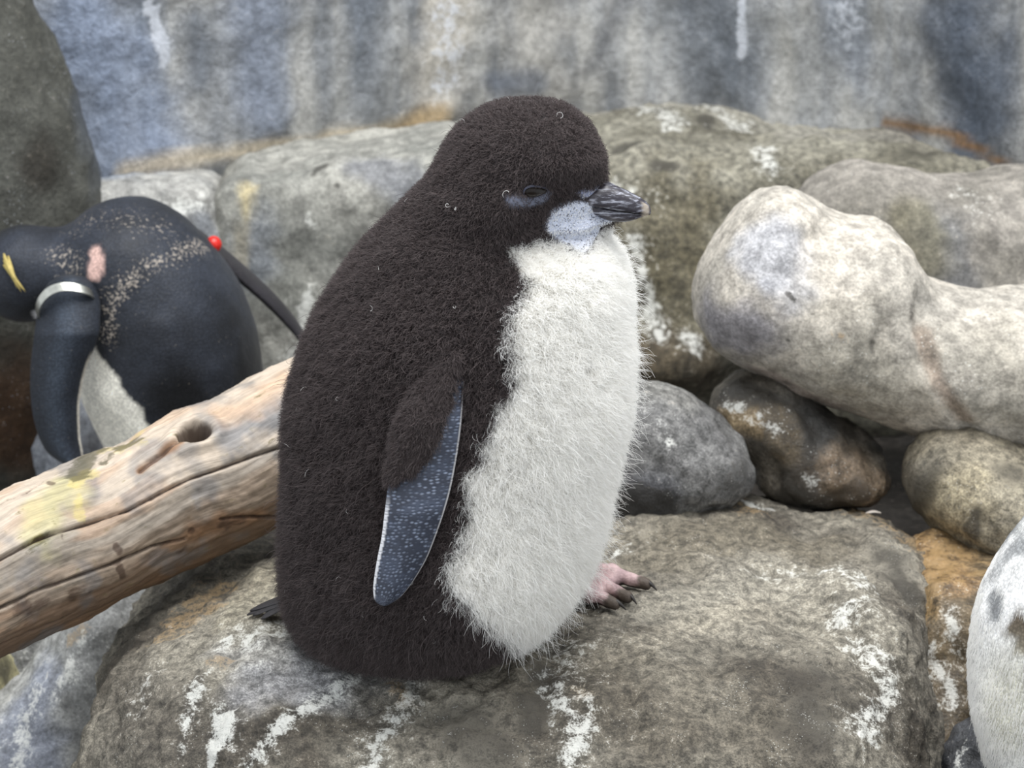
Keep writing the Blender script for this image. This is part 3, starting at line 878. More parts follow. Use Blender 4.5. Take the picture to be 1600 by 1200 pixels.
def chick_mesh():
    nr, ns = 430, 300
    q = np.concatenate([np.linspace(152, 420, 230), np.linspace(421.5, 1011, nr - 230)])
    c, a, b = chick_frame(q)
    th = np.linspace(0, 2 * np.pi, ns, endpoint=False)          # 0 = towards the beak, + towards the viewer
    u = np.cos(th)[None]
    tau = (.58 * sstep(235, 300, q) * sstep(400, 345, q) + .20 * sstep(312, 330, q) * sstep(362, 347, q))[:, None]
    xx = a[:, None] * u
    yy = -b[:, None] * np.sin(th)[None] * (1 - tau * np.clip(u, 0, 1))
    pos = np.stack([c[:, None, 0] + xx, c[:, None, 1] + yy, np.broadcast_to(c[:, None, 2], xx.shape)], -1)
    v, f = loft(pos)
    nq = len(q)
    Q = np.repeat(q, ns); TH = np.tile(th, nq)
    TH = np.where(TH > np.pi, TH - 2 * np.pi, TH)
    return v, f, Q, TH

def near_mask(p, pts, r, Yf):
    return pdist(p[:, [0, 2]], np.array([P(x, y, Yf)[[0, 2]] for x, y in pts])) / r

def chick_zones(p, Q, TH):
    """plumage zones from the bird's own coordinates: height row, angle round the body, side view position"""
    n1 = fbm(p, 55, 3, 60) * .5 + fbm(p, 160, 3, 61) * .35
    c, a, b = chick_frame(np.linspace(150, 1020, 400))
    cx, aa = np.interp(Q, np.linspace(150, 1020, 400), c[:, 0]), np.interp(Q, np.linspace(150, 1020, 400), a)
    xb = np.array([P(x, y, -.06)[0] for y, x in WB])
    tb = np.arccos(np.clip((np.interp(Q, WB[:, 0], xb) - cx) / aa, -1, 1))
    dth = (tb - PSI) - np.abs(TH - PSI)
    white = sstep(-.06, .06, dth + .13 * n1) * sstep(350, 362, Q + 6 * n1 - 14 * sstep(.9, .3, TH) * 0)
    # bare speckled chin and cheek, as seen from either side
    pts = p[:, [0, 2]]
    def poly(pl, soft):
        pl = np.array([P(x, y, -.035)[[0, 2]] for x, y in pl])
        inside = np.zeros(len(pts), bool)
        for (x1, z1), (x2, z2) in zip(pl, np.roll(pl, -1, 0)):
            cr = ((z1 > pts[:, 1]) != (z2 > pts[:, 1])) & (pts[:, 0] < (x2 - x1) * (pts[:, 1] - z1) / (z2 - z1 + 1e-12) + x1)
            inside ^= cr
        dd = pdist(np.c_[pts, np.zeros(len(pts))], np.c_[np.r_[pl, pl[:1]], np.zeros(len(pl) + 1)])
        return sstep(-soft, soft, np.where(inside, dd, -dd) + .0012 * n1)
    chin = poly([(899, 309), (880, 313), (864, 324), (854, 342), (855, 360), (872, 371), (893, 380), (912, 392), (928, 384), (944, 364), (985, 350), (995, 342), (965, 331), (945, 322)], .0016)
    lore = poly([(902, 300), (920, 297), (948, 294), (956, 306), (948, 310), (915, 310)], .0016)
    ring = poly([(785, 285), (800, 286), (822, 290), (850, 285), (866, 295), (858, 306), (835, 312), (806, 308), (790, 300)], .003)
    return np.maximum(white * (1 - chin), .7 * chin * sstep(362, 385, Q)), chin, lore, ring

cv, cf, cQ, cTH = chick_mesh()
# broad shape: cheek, brow, chin, shoulder and thigh
tree0 = bvh(cv)
def bump_to(px, py, r, vec):
    global cv
    h = hit(tree0, px, py)
    cv = cv + np.exp(-(np.linalg.norm(cv - h, axis=1) / r) ** 2)[:, None] * np.array(vec)
bump_to(850, 262, .024, (0, -.005, 0))
bump_to(838, 300, .011, (0, .005, 0))
bump_to(800, 345, .022, (0, -.005, -.001))
bump_to(905, 350, .016, (.003, -.005, -.002))
bump_to(800, 400, .020, (0, .006, 0))
bump_to(650, 560, .06, (0, -.006, 0))
bump_to(690, 930, .055, (0, -.010, 0))
cv = cv + .0022 * fbm(cv, 26, 3, 62)[:, None] * np.array([1, 1, .3])
tri_f = np.array([q for q in cf if len(q) == 4])
cn = normals(cv, tri_f)
if (cn[len(cn) // 2] @ (cv[len(cn) // 2] - np.array([cv[:, 0].mean(), 0, cv[len(cn) // 2, 2]]))) < 0:
    cn = -cn
    cf = [q[::-1] for q in cf]
white, chin, lore, ring = chick_zones(cv, cQ, cTH)
hl = np.interp(cQ, [150, 230, 320, 400, 520, 700, 1020], [.0055, .0058, .0062, .0085, .0105, .0115, .0125])     # down length
hl = hl * (1 + .40 * white) * (1 + .3 * sstep(820, 960, cQ) * (1 - white))
face = np.clip(chin + lore + .72 * ring, 0, 1)
hl = hl * (1 - .72 * face)
skin_v = cv - cn * (hl * .55 * (1 - .3 * face))[:, None]
ccol = mix(np.broadcast_to(lin(46, 40, 40), cv.shape), lin(214, 210, 200), white)
ccol = mix(ccol, mix(np.broadcast_to(lin(182, 187, 202), cv.shape), lin(224, 224, 226), sstep(350, 382, cQ)), chin)
ccol = mix(ccol, lin(150, 156, 180), .8 * lore)
ccol = mix(ccol, lin(118, 122, 138), .8 * ring)
body = mesh('body', skin_v, cf, M['chick_skin'], chick, attrs={'col': ccol, 'mask': chin * sstep(385, 355, cQ)})
ctree = bvh(skin_v)

def make_strands(n, tri_v, faces, nrm, weight_v, len_v, droop, curl, lean, K=6, seed=1, long_frac=.01):
    """grow curly down: returns (n, K, 3) points"""
    r = np.random.default_rng(seed)
    t = np.concatenate([faces[:, [0, 1, 2]], faces[:, [0, 2, 3]]])
    ar = np.linalg.norm(np.cross(tri_v[t[:, 1]] - tri_v[t[:, 0]], tri_v[t[:, 2]] - tri_v[t[:, 0]]), axis=1)
    w = ar * weight_v[t].mean(1)
    k = r.choice(len(t), n, p=w / w.sum())
    uvw = r.random((n, 2)); fl = uvw.sum(1) > 1; uvw[fl] = 1 - uvw[fl]
    bc = np.c_[1 - uvw.sum(1), uvw]
    T = t[k]
    root = (tri_v[T] * bc[..., None]).sum(1)
    N = (nrm[T] * bc[..., None]).sum(1); N /= np.linalg.norm(N, axis=1)[:, None]
    ln = (len_v[T] * bc).sum(1) * r.uniform(.55, 1.2, n)
    ln = np.where(r.random(n) < long_frac, ln * r.uniform(1.3, 2.0, n), ln)
    dn = np.asarray(droop, float)
    clump = np.stack([fbm(root, 120, 2, seed + 70 + q) for q in range(3)], -1)
    dirv = N + dn + lean * clump + .35 * r.normal(size=(n, 3))
    dirv /= np.linalg.norm(dirv, axis=1)[:, None]
    a = np.cross(dirv, r.normal(size=(n, 3))); a /= np.linalg.norm(a, axis=1)[:, None]
    b = np.cross(dirv, a)
    s = np.linspace(0, 1, K)[None]
    ph, fr = r.uniform(0, 6.28, n)[:, None], r.uniform(2.0, 5.0, n)[:, None]
    amp = curl * ln[:, None] * s
    pos = root[:, None] + dirv[:, None] * (ln[:, None] * s * (1 - .25 * s))[..., None] \
        + a[:, None] * (amp * np.cos(fr * s + ph) - amp * 0)[..., None] + b[:, None] * (amp * np.sin(fr * s + ph))[..., None] \
        + (ln[:, None] * .35 * s * s)[..., None] * dn
    return pos

def keep_above(pos, clear=.0006):
    """strand tips brush the boulder instead of running into it"""
    gx, gy = np.round(FBv[:, 0] / .006).astype(int), np.round(FBv[:, 1] / .006).astype(int)
    key = (gx + 200) * 1000 + gy + 200
    up = np.full(400000, -1.0)
    np.maximum.at(up, key, FBv[:, 2])
    k = np.clip((np.round(pos[..., 0] / .006).astype(int) + 200) * 1000 + np.round(pos[..., 1] / .006).astype(int) + 200, 0, 399999)
    pos[..., 2] = np.maximum(pos[..., 2], up[k] + clear)
    return pos

RADT = np.array([1.0, .95, .85, .7, .5, .25])
dk_w = (1 - white) * (1 - .93 * face)
dk = make_strands(320000, skin_v, tri_f, cn, dk_w, hl, (-.18, 0, -.36), .20, .75, seed=2)
wh = make_strands(190000, skin_v, tri_f, cn, white, hl * 1.1, (.05, 0, -.30), .13, .7, seed=3, long_frac=.03)
fc = make_strands(4000, skin_v, tri_f, cn, np.clip(chin + .5 * lore, 0, 1), np.full(len(skin_v), .0016), (-.8, 0, -.5), .03, .3, seed=4)

# ---- flippers
def flipper_rings(rows, Yfun, thick, ns=26, bulge=.006):
    rings, uvs = [], []
    n = len(rows)
    s = .5 - .5 * np.cos(np.linspace(0, np.pi, ns))
    for k, (y, xl, xr) in enumerate(rows):
        Yc = Yfun(y)
        fr = [P(xl + (xr - xl) * t, y, Yc - bulge * 4 * t * (1 - t)) for t in s]
        h = thick(k / (n - 1)) * np.sqrt(np.clip(4 * s * (1 - s), 0, 1)) ** .8
        front = np.array(fr) - np.c_[0 * h, h, 0 * h]
        back = np.array(fr)[::-1][1:-1] + np.c_[0 * h, h, 0 * h][::-1][1:-1]
        rings.append(np.concatenate([front, back]))
        vv = k / (n - 1)
        uvs += [(t, vv) for t in s] + [(t, vv) for t in s[::-1][1:-1]]
    return np.array(rings), np.array(uvs)

FL = np.array([(545, 690, 727), (580, 668, 726), (620, 644, 724), (660, 626, 721), (700, 616, 716), (730, 611, 711), (760, 606, 705), (800, 601, 694), (840, 596, 680), (870, 590, 668), (900, 585, 651), (920, 583, 637), (933, 584, 625), (941, 588, 614), (945, 594, 606)], float)
fy = np.concatenate([np.linspace(545, 930, 80), np.linspace(931, 945, 12)])
rows = np.c_[fy, pchip(FL[:, 0], FL[:, 1], fy), pchip(FL[:, 0], FL[:, 2], fy)]
surfY = {y: hit(ctree, 660, y)[1] for y in (560, 650, 740, 830, 900)}
sy, sv = np.array(list(surfY)), np.array(list(surfY.values()))
FY = lambda y: np.interp(y, [545, 600, 660, 730, 800, 945], [sv[0] + .008, sv[0] - .003, sv[1] - .008, sv[2] - .011, sv[3] - .014, sv[3] - .013])
rg, fuv = flipper_rings(rows, FY, lambda t: .0045 * (1 - .5 * t))
fv, ff = loft(rg)
mesh('flipper', fv, ff, M['flipper'], chick, attrs={}, uv=fuv)
fv2 = fv.copy(); fv2[:, 1] = -fv2[:, 1]; fv2[:, 0] += .0
mesh('flipper', fv2, [q[::-1] for q in ff], M['flipper'], chick, uv=fuv)
# down over the upper flipper
ffq = np.array([q for q in ff if len(q) == 4])
fn = normals(fv, ffq)
if fn[40 * 50 + 13][1] > 0:
    fn = -fn
fpx, fpy = bvh(fv).x, bvh(fv).y
edge = np.interp(fpx, [600, 615, 640, 660, 680, 700, 712, 722], [752, 745, 742, 728, 685, 625, 575, 540])
fw = sstep(6, -10, fpy - edge + 9 * fbm(fv, 90, 3, 66))
dk2 = make_strands(42000, fv, ffq, fn, fw * (fn[:, 1] < .2) + 1e-9, np.full(len(fv), .0085), (-.1, -.1, -.6), .15, 1.2, seed=5)
dark = keep_above(np.concatenate([dk, dk2]))
strands('dark_down', dark, .00014 * RADT, M['dark_down'], chick, kind='stuff', label='short dark brown fluffy down')
stray = make_strands(70, skin_v, tri_f, cn, dk_w, np.full(len(skin_v), .0075), (0, -.5, 0), .5, .3, seed=8) + cn.mean(0) * 0
strands('white_down', keep_above(np.concatenate([wh, fc, stray + np.array([0, -.006, 0])])), .00015 * RADT, M['white_down'], chick, kind='stuff', label='long creamy white belly down')

# ---- eye
eh = hit(ctree, 836, 297)
def disc_dir(h):
    i = np.argmin(np.linalg.norm(skin_v - h, axis=1))
    return cn[i]
en = disc_dir(eh)
ex = np.array([1, 0, 0]) - en[0] * en; ex /= np.linalg.norm(ex)
ez = np.cross(ex, en); ez *= np.sign(ez[2])
def eye_pt(a, b, h):
    return eh + ex * a + ez * b + en * h
th = np.linspace(0, 2 * np.pi, 40, endpoint=False)
alx, alz = .0088 * np.cos(th), .0040 * np.sin(th) * (1 - .35 * np.cos(th)) - .0028 * np.cos(th)
rings = []
for k, (sc_, hh) in enumerate(((1.08, -.002), (1.0, .0012), (.85, .0021), (.6, .0028), (.3, .0032), (.05, .0033))):
    rings.append(np.array([eye_pt(x * sc_, z * sc_, hh + .0016) for x, z in zip(alx, alz)]))
ev, ef = loft(rings)
mesh('eye', ev, ef, M['eye'], chick, label='half-closed dark almond eye')
lid = np.array([eye_pt(x * 1.10, z * 1.2, .0018) for x, z in zip(alx, alz)])
rings = []
for k in range(40):
    tgk = lid[(k + 1) % 40] - lid[k - 1]; tgk /= np.linalg.norm(tgk)
    aa = en; bb = np.cross(tgk, en)
    w_ = .0006 + .0004 * max(0, math.sin(th[k]))
    rings.append([lid[k] + w_ * (math.cos(x) * aa * .9 + math.sin(x) * bb) for x in np.linspace(0, 2 * np.pi, 8, endpoint=False)])
rings.append(rings[0])
lv, lf = loft(rings, cap=False)
mesh('eyelid', lv, lf, M['eyelid'], chick)

# ---- beak
BX = np.array([886, 905, 925, 945, 960, 975, 990, 1002, 1010, 1015, 1017], float)
TOP = np.array([300, 296, 288, 284, 289, 296, 303, 310, 316, 322, 327], float)
COM = np.array([305, 310, 315, 320, 323, 326, 329, 331, 334, 335, 333], float)
LOW = np.array([316, 324, 334, 342, 345, 346, 343, 339, 336.5, 336, 335], float)
HW = np.array([.0235, .0205, .0172, .0142, .0122, .0104, .0084, .0062, .0042, .0024, .001], float)
YB = lambda x: np.interp(x, [886, 1017], [-.013, -.021])
def mandible(name, upper):
    xs = np.linspace(886, 1017 if upper else 1010, 60)
    rings, tip = [], []
    th = np.linspace(0, np.pi, 22)
    for x in xs:
        c_, t_, w_ = pchip(BX, COM, x), pchip(BX, TOP if upper else LOW, x), float(pchip(BX, HW, x)) * (1 if upper else .84)
        Yc = YB(x)
        c_ = c_ + (0 if upper else 2.4 * sstep(1011, 990, x))
        pc, pt = P(x, c_, Yc), P(x, t_, Yc)
        hgt = pt[2] - pc[2]
        yy = w_ * np.sign(np.cos(th)) * np.abs(np.cos(th)) ** .8
        zz = hgt * np.sin(th) ** (.75 if upper else .9)
        arc = np.c_[np.full(22, pc[0]), Yc - yy, pc[2] + zz]
        base = np.c_[np.full(10, pc[0]), np.linspace(Yc + w_, Yc - w_, 12)[1:-1], np.full(10, pc[2] - (.0 if upper else .0004))]
        rings.append(np.concatenate([arc, base]))
        tip += list(sstep(999, 1007, x) * sstep(1016, 1011, x) * (np.abs(np.r_[np.cos(th), np.ones(10)]) > .55))
    v, f = loft(np.array(rings))
    if not upper:
        f = [q[::-1] for q in f]
    v = v + .0003 * fbm(v, 260, 3, 81)[:, None]
    mesh(name, v, f, M['beak'], chick, attrs={'tip': np.array(tip, float)}, label='mottled black and silver ' + ('upper' if upper else 'lower') + ' beak')
mandible('upper_beak', True)
mandible('lower_beak', False)

# ---- feet: three webbed toes each with dark claws
def ground(px, py):
    h = hit(FB, px, py)
    return h
def foot(dx, dy, hidden=False):
    heel = np.array([ground(858, 925)[0], 0, 0])
    tips = [(985, 921), (958, 940), (940, 953)]
    roots = [(868, 905), (858, 915), (850, 935)]
    sh = np.array([dx, dy, 0])
    parts, claws = [], []
    for (tx, ty), (rx, ry) in zip(tips, roots):
        a, b = ground(rx, ry), ground(tx, ty)
        zt = lambda p: max(p[2], 0) if False else p[2]
        a = a + np.array([0, 0, .016]); b = b + np.array([0, 0, .0055])
        mid = a + (b - a) * .55 + np.array([0, 0, .001])
        parts += [cap(a + sh, mid + sh, .0074, .0062), cap(mid + sh, b + sh, .0062, .0046)]
        claws.append((b + sh, (b - mid) / np.linalg.norm(b - mid)))
    A = [ground(*r) + np.array([0, 0, .010]) + sh for r in roots]
    Bq = [ground(*r) + np.array([0, 0, .0045]) + sh for r in tips]
    for k in (0, 1):
        for t in (.25, .45, .62):
            parts.append(cap(A[k] + (Bq[k] - A[k]) * t, A[k + 1] + (Bq[k + 1] - A[k + 1]) * t, .0042, .0042))
    v, f = blob(parts, .006, .0016)
    v = v + normals(v, f) * (.0007 * fbm(v, 150, 3, 91))[:, None]
    tipd = np.min([np.linalg.norm(v - b, axis=1) for b, _ in claws], 0)
    col = mix(np.broadcast_to(lin(188, 162, 161), v.shape), lin(152, 128, 130), np.clip(.5 + fbm(v, 90, 3, 92), 0, 1))
    col = mix(col, lin(84, 74, 66), sstep(.0125, .006, tipd + .003 * fbm(v, 150, 3, 93)))
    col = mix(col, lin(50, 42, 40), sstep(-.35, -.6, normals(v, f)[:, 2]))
    ft = mesh('foot', v, f, M['foot'], chick, attrs={'col': col}, label='pink webbed foot with dark toe ends')
    for b, d in claws:
        d = d * np.array([1, 1, 0]); d /= np.linalg.norm(d)
        s_ = np.linspace(0, 1, 9)[:, None]
        path = b + np.array([0, 0, .0022]) + d * (s_ * .0115 - .002) + np.array([0, 0, 1.0]) * (.0015 * s_ - .0070 * s_ ** 2)
        vv, f2 = tube(path, .0026 * (1 - .88 * s_[:, 0] ** 1.5), 10)
        mesh('claw', vv, f2, M['claw'], ft)
foot(.011, -.004)
foot(-.075, -.075)

# ---- tail: a fan of stiff blades lying on the boulder
t0 = ground(478, 962) + np.array([0, .0, .016])
for k, (tx, ty) in enumerate(((386, 967), (392, 963), (396, 970), (401, 959), (406, 972))):
    tp = ground(tx, ty) + np.array([0, 0, .0035 + .001 * (k % 2)])
    s_ = np.linspace(0, 1, 14)
    rings = []
    dv = tp - t0; sd = np.cross(dv, [0, 0, 1]); sd /= np.linalg.norm(sd); upv = np.cross(sd, dv); upv /= np.linalg.norm(upv)
    for q in s_:
        c_ = t0 + dv * q + np.array([0, 0, .002]) * math.sin(math.pi * q)
        w_ = .0078 * (1 - q ** 2.2) ** .6 + .0003
        rings.append([c_ + sd * w_ * math.cos(a) + upv * (.0016 * (1 - .6 * q)) * math.sin(a) for a in np.linspace(0, 2 * np.pi, 10, endpoint=False)])
    tv, tf = loft(np.array(rings))
    mesh('tail_feather', tv, tf, M['tail'], chick)

# ------------------------------------------------------------------ the black penguin behind the log
def feather_mat(name, fine, bump, rough, sheen):
    t = NT(name)
    co = t.n('TexCoord').outputs['Object']
    col = t.n('Attribute', attribute_name='col').outputs['Color']
    worn = t.n('Attribute', attribute_name='mask').outputs['Fac']
    vo = t.n('TexVoronoi', {'Vector': co, 'Scale': fine, 'Randomness': .8})
    n1 = t.noise(co, fine * .8, 4, .65)
    n2 = t.noise(co, fine * .12, 4, .6)
    f = t.math('MULTIPLY', t.ramp(vo.outputs['Distance'], .1, .7, 1.2, .75), t.ramp(n2, .3, .7, .85, 1.15))
    c = t.mix(1.0, col, t.grey(f), 'MULTIPLY')
    wm = t.ramp(t.math('ADD', worn, t.math('MULTIPLY', t.math('SUBTRACT', n1, .5), 2.6)), .40, .80)
    c = t.mix(t.math('MULTIPLY', wm, .75), c, lin(176, 166, 154))
    bp = t.n('Bump', {'Strength': bump, 'Distance': .003, 'Height': t.math('ADD', vo.outputs['Distance'], n1)}).outputs[0]
    t.bsdf(Base_Color=c, Roughness=rough, Normal=bp, Specular_IOR_Level=.22, Sheen_Weight=sheen)
    return t.m
M['plumage'] = feather_mat('black_plumage', 420, .16, .5, .05)
M['soft_plumage'] = feather_mat('white_plumage', 420, .12, .8, .1)
M['metal'] = plain('metal_band', lin(186, 186, 178), .28, .5, .9, .2, 200)
M['red'] = plain('red_plastic', lin(206, 36, 26), .3, .5)
M['pale_plastic'] = plain('pale_plastic', lin(216, 206, 196), .4, .5)
M['crest'] = plain('yellow_crest', lin(178, 160, 96), .6, .3)
M['black_beak'] = plain('dark_beak', lin(60, 40, 36), .35, .5)

AY = .60
def adult():
    parts = [pe(258, 535, AY, 142, 225, .105, -17), pe(195, 412, AY, 102, 100, .088), pe(150, 445, AY, 62, 62, .075), pe(100, 415, AY - .01, 64, 54, .058), pe(38, 428, AY - .02, 74, 76, .050),
             pe(285, 690, AY, 112, 110, .10), pe(230, 600, AY, 95, 140, .095, -14)]
    v, f = blob(parts, .018, .0042)
    n = normals(v, f)
    v = v + n * (.0012 * fbm(v, 28, 4, 101))[:, None]
    tr = bvh(v)
    sx = lambda pts: np.array([P(x, y, AY - .085)[[0, 2]] for x, y in pts])
    base = np.array([P(270, 800, AY)[0], AY, v[:, 2].min()])
    root = thing('penguin', base, 'black-backed penguin bending down with a yellow brow crest, behind the log', 'penguin')
    col = mix(np.broadcast_to(lin(26, 27, 30), v.shape), lin(46, 50, 59), np.clip(.4 + 1.2 * fbm(v, 9, 4, 102), 0, 1))
    # white belly in front of a slanting edge, the same on either flank
    bl = sx([(118, 505), (150, 540), (190, 590), (220, 630), (237, 660), (252, 705), (262, 760), (270, 900)])
    zb = bl[::-1, 1]; xb = bl[::-1, 0]
    edge = np.interp(v[:, 2], zb, xb) + .004 * fbm(v, 40, 3, 103)
    wm = sstep(.002, -.002, v[:, 0] - edge) * (v[:, 2] < bl[0, 1] + .004) * (v[:, 0] > sx([(100, 500)])[0, 0])
    col = mix(col, lin(252, 248, 236), wm)
    worn = .50 * sstep(1.4, .0, pdist(v, hits(tr, [(170, 520), (172, 480), (195, 445), (240, 415), (300, 388), (315, 385)])) / .016 + .4 * fbm(v, 40, 3, 104))
    worn = np.maximum(worn, .40 * sstep(1.4, .2, pdist(v, hits(tr, [(90, 395), (120, 410), (110, 425)])) / .016))
    worn = np.maximum(worn, .26 * sstep(1.3, .2, pdist(v, hits(tr, [(130, 350), (200, 340), (260, 360)])) / .03))
    worn *= 1 - wm
    pink = sstep(1.2, .5, pdist(v, hits(tr, [(151, 392), (152, 402), (146, 428)])) / .0065 + .45 * fbm(v, 60, 3, 105))
    col = mix(col, lin(206, 172, 162), pink)
    worn *= 1 - pink
    col = mix(col, lin(230, 230, 236), sstep(1.1, .7, pdist(v, hits(tr, [(60, 488), (64, 494)])) / .006))
    mesh('body', v, f, M['plumage'], root, attrs={'col': col, 'mask': worn})
    # near flipper
    F = np.array([(432, 92, 134), (440, 78, 144), (455, 68, 152), (480, 60, 157), (510, 55, 156), (540, 51, 149), (570, 48, 137), (600, 47, 129), (640, 50, 124), (680, 60, 125), (705, 73, 129), (717, 87, 130), (724, 100, 124)], float)
    fy = np.linspace(432, 724, 70)
    rows = np.c_[fy, pchip(F[:, 0], F[:, 1], fy), pchip(F[:, 0], F[:, 2], fy)]
    rg, uv = flipper_rings(rows, lambda y: np.interp(y, [432, 520, 724], [AY - .080, AY - .108, AY - .112]), lambda t: .0085 * (1 - .45 * t), 22, .008)
    fv, ff = loft(rg)
    u = uv[:, 0]
    fc_ = mix(np.broadcast_to(lin(36, 40, 48), fv.shape), lin(62, 70, 82), np.exp(-((u - .5) / .22) ** 2) * .8)
    fc_ = mix(fc_, lin(206, 200, 188), sstep(.955, .985, u) * sstep(.38, .46, uv[:, 1]))
    mesh('flipper', fv, ff, M['plumage'], root, attrs={'col': fc_, 'mask': np.zeros(len(fv))}, uv=uv)
    # metal band round the near flipper
    c = P(97, 462, AY - .095)
    s = SC(97, 462, AY)
    th = np.linspace(0, 2 * np.pi, 64, endpoint=False)
    Rm = rotm(-32, -24, 0)
    rings = []
    for a in th:
        o_ = np.array([43 / s * math.cos(a), .020 * math.sin(a), .010 * math.cos(a) ** 2 * -1]); o_[2] -= 0
        nn = np.array([math.cos(a), math.sin(a), 0])
        q = [nn * x + np.array([0, 0, z]) for x, z in ((.0012, .0042), (.0012, -.0042), (-.0004, -.0042), (-.0004, .0042))]
        rings.append([c + Rm @ (o_ + w) for w in q])
    rings.append(rings[0])
    bv, bf = loft(np.array(rings), cap=False)
    band = mesh('flipper_band', bv, bf, M['metal'], root, smooth=False, label='silver metal identification band')
    # far flipper trailing behind, with its red tag
    pts = [(300, 368, AY + .02), (338, 394, AY + .045), (380, 430, AY + .055), (420, 466, AY + .06), (450, 498, AY + .062), (470, 524, AY + .064), (482, 545, AY + .065)]
    wd = [9, 9, 10, 9.5, 8, 6, 2]
    rings = []
    tt = np.linspace(0, 1, 40); ti = np.linspace(0, 1, len(pts))
    pa = np.array(pts)
    for t in tt:
        x, y, Y = (pchip(ti, pa[:, k], t) for k in range(3))
        w = float(pchip(ti, wd, t)) / SC(x, y, Y)
        cc = P(x, y, Y)
        rings.append([cc + np.array([.70, 0, .71]) * w * math.cos(a) + np.array([0, 1, 0]) * .028 * (1 - .5 * t) * math.sin(a) for a in np.linspace(0, 2 * np.pi, 20, endpoint=False)])
    gv, gf = loft(np.array(rings))
    mesh('flipper', gv, gf, M['plumage'], root, attrs={'col': np.tile(lin(44, 42, 46), (len(gv), 1)), 'mask': np.zeros(len(gv))})
    rc = P(334, 382, AY + .02)
    tv, tf = blob([Ell(rc, (.0078, .0085, .0085))], .002, .0016)
    tag_ = mesh('flipper_tag', tv, tf, M['red'], root, label='round red plastic tag')
    tv, tf = blob([cap(P(319, 389, AY + .02), P(324, 380, AY + .022), .0030, .0034)], .002, .0011)
    mesh('tag_clasp', tv, tf, M['pale_plastic'], tag_)
    # brow crest: a lock of yellow plumes
    for k in range(7):
        a, b = (6 + 2 * (k % 3), 396 + 3 * k), (24 + 2.2 * k, 440 + 3 * (k % 4) + 2 * k)
        p0, p1 = hit(tr, *a), hit(tr, *b)
        if p0 is None or p1 is None:
            continue
        s_ = np.linspace(0, 1, 9)[:, None]
        path = p0 + (p1 - p0) * s_ + np.array([.25, -1, .1]) * (.002 + .006 * np.sin(np.pi * s_ * .8))
        tv, tf = tube(path, .0017 * np.sin(np.pi * (.15 + .83 * s_[:, 0])), 7)
        mesh('crest_plume', tv, tf, M['crest'], root)
    # beak, feet and tail, out of the picture or behind the log
    bc = P(-20, 452, AY - .02)
    s_ = np.linspace(0, 1, 16)[:, None]
    tv, tf = tube(bc + np.array([-.062, -.006, -.022]) * s_ + np.array([0, 0, -.01]) * s_ ** 3, .013 * (1 - s_[:, 0] ** 1.6) + .001, 14)
    mesh('beak', tv, tf, M['black_beak'], root)
    zf = -.108
    for yo in (-.045, .045):
        x0 = P(255, 780, AY)[0]
        ps = [cap((x0 + .03, AY + yo, zf + .03), (x0, AY + yo, zf + .010), .014, .010)]
        ps += [cap((x0, AY + yo, zf + .009), (x0 - .06, AY + yo + d_, zf + .006), .009, .006) for d_ in (-.022, 0, .022)]
        v_, f_ = blob(ps, .012, .003)
        mesh('foot', v_, f_, M['foot'], root, attrs={'col': np.tile(lin(196, 150, 146), (len(v_), 1))})
adult()

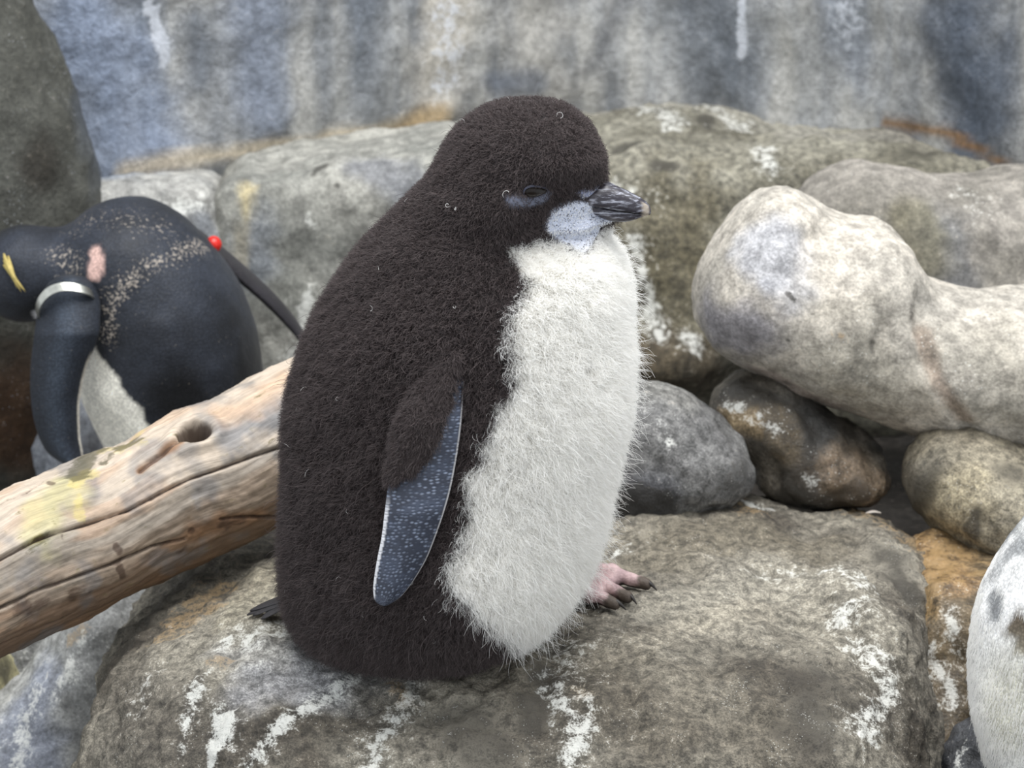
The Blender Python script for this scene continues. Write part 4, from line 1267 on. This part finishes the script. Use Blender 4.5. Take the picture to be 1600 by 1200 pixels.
# ------------------------------------------------------------------ the white-breasted bird at the right
def pale_bird():
    Y0 = -.05
    parts = [pe(1716, 1010, Y0, 196, 268, .092, 4), pe(1700, 1130, Y0, 150, 170, .09), pe(1760, 800, Y0 + .01, 110, 120, .06), pe(1790, 690, Y0 + .02, 88, 84, .048)]
    v, f = blob(parts, .03, .0035)
    n = normals(v, f)
    v = v + n * (.002 * fbm(v, 26, 4, 111))[:, None]
    tr = bvh(v)
    base = np.array([parts[0].c[0], Y0, v[:, 2].min()])
    root = thing('penguin', base, 'white-breasted penguin smudged with grey and brown, over the wet black boulder', 'penguin')
    col = mix(np.broadcast_to(lin(216, 216, 214), v.shape), lin(240, 240, 240), np.clip(.5 + fbm(v, 14, 4, 112), 0, 1))
    # grey smudges, visible flank, repeated at random elsewhere
    sm = np.zeros(len(v))
    for pts, r, st in (([(1550, 850), (1565, 830), (1590, 822)], .013, 1), ([(1580, 860), (1600, 850)], .012, .8), ([(1545, 900), (1560, 890)], .010, .6), ([(1552, 935), (1556, 955)], .008, .9), ([(1560, 1130), (1575, 1150)], .012, .4), ([(1535, 870), (1550, 880)], .008, .5)):
        sm = np.maximum(sm, st * sstep(1.3, .3, pdist(v, hits(tr, pts)) / r + .7 * fbm(v, 60, 4, 113)))
    col = mix(col, lin(86, 90, 94), .9 * sm)
    br = sstep(1.3, .3, pdist(v, hits(tr, [(1588, 985), (1598, 995), (1596, 1010)])) / .012 + .7 * fbm(v, 60, 4, 114))
    col = mix(col, lin(84, 70, 50), .95 * br)
    ye = sstep(1.3, .2, pdist(v, hits(tr, [(1590, 1080), (1570, 1120)])) / .04)
    col = mix(col, lin(226, 222, 200), .6 * ye)
    dark = sstep(.045, .06, v[:, 0] - parts[0].c[0] + .01 * fbm(v, 30, 3, 115))
    dark = np.maximum(dark, sstep(.19, .2, v[:, 2] - parts[0].c[2] + .01 * fbm(v, 30, 3, 116)))
    col = mix(col, lin(40, 41, 45), dark)
    mesh('body', v, f, M['soft_plumage'], root, attrs={'col': col, 'mask': np.zeros(len(v))})
    n = normals(v, f)
    L_ = np.full(len(v), .0042)
    w = (1 - np.clip(sm + br + dark, 0, 1)) * (v[:, 0] < parts[0].c[0] + .02)
    st = make_strands(26000, v, f, n, w + 1e-9, L_, (0, 0, -2.2), .05, .6, seed=12)
    strands('white_feathers', st, .00022 * RADT, M['white_down'], root, kind='stuff')
    bc = parts[3].c
    s_ = np.linspace(0, 1, 14)[:, None]
    tv, tf = tube(bc + np.array([.035, 0, -.004]) + np.array([.05, .012, -.006]) * s_, .011 * (1 - s_[:, 0] ** 1.6) + .001, 12)
    mesh('beak', tv, tf, M['black_beak'], root)
pale_bird()

# ------------------------------------------------------------------ small litter
def scrap(px, py, ln, w, ang, label, z=.0012):
    p0 = hit(FB, px, py)
    if p0 is None:
        p0 = P(px, py, .3)
    d = np.array([math.cos(ang), math.sin(ang), 0]); sd = np.array([-d[1], d[0], 0])
    rings = []
    for q in np.linspace(0, 1, 14):
        c_ = p0 + d * (q - .5) * ln + np.array([0, 0, z + .0018 * math.sin(math.pi * q)])
        ww = w * math.sin(math.pi * min(max(q, .03), .97)) ** .7
        rings.append([c_ + sd * ww * math.cos(a) + np.array([0, 0, .0009]) * math.sin(a) for a in np.linspace(0, 2 * np.pi, 8, endpoint=False)])
    v, f = loft(np.array(rings))
    mesh('feather', v, f, M['pale_plastic'], label=label, category='feather')
scrap(1368, 803, .014, .0028, .1, 'tiny white fallen feather lying below the mottled boulder')
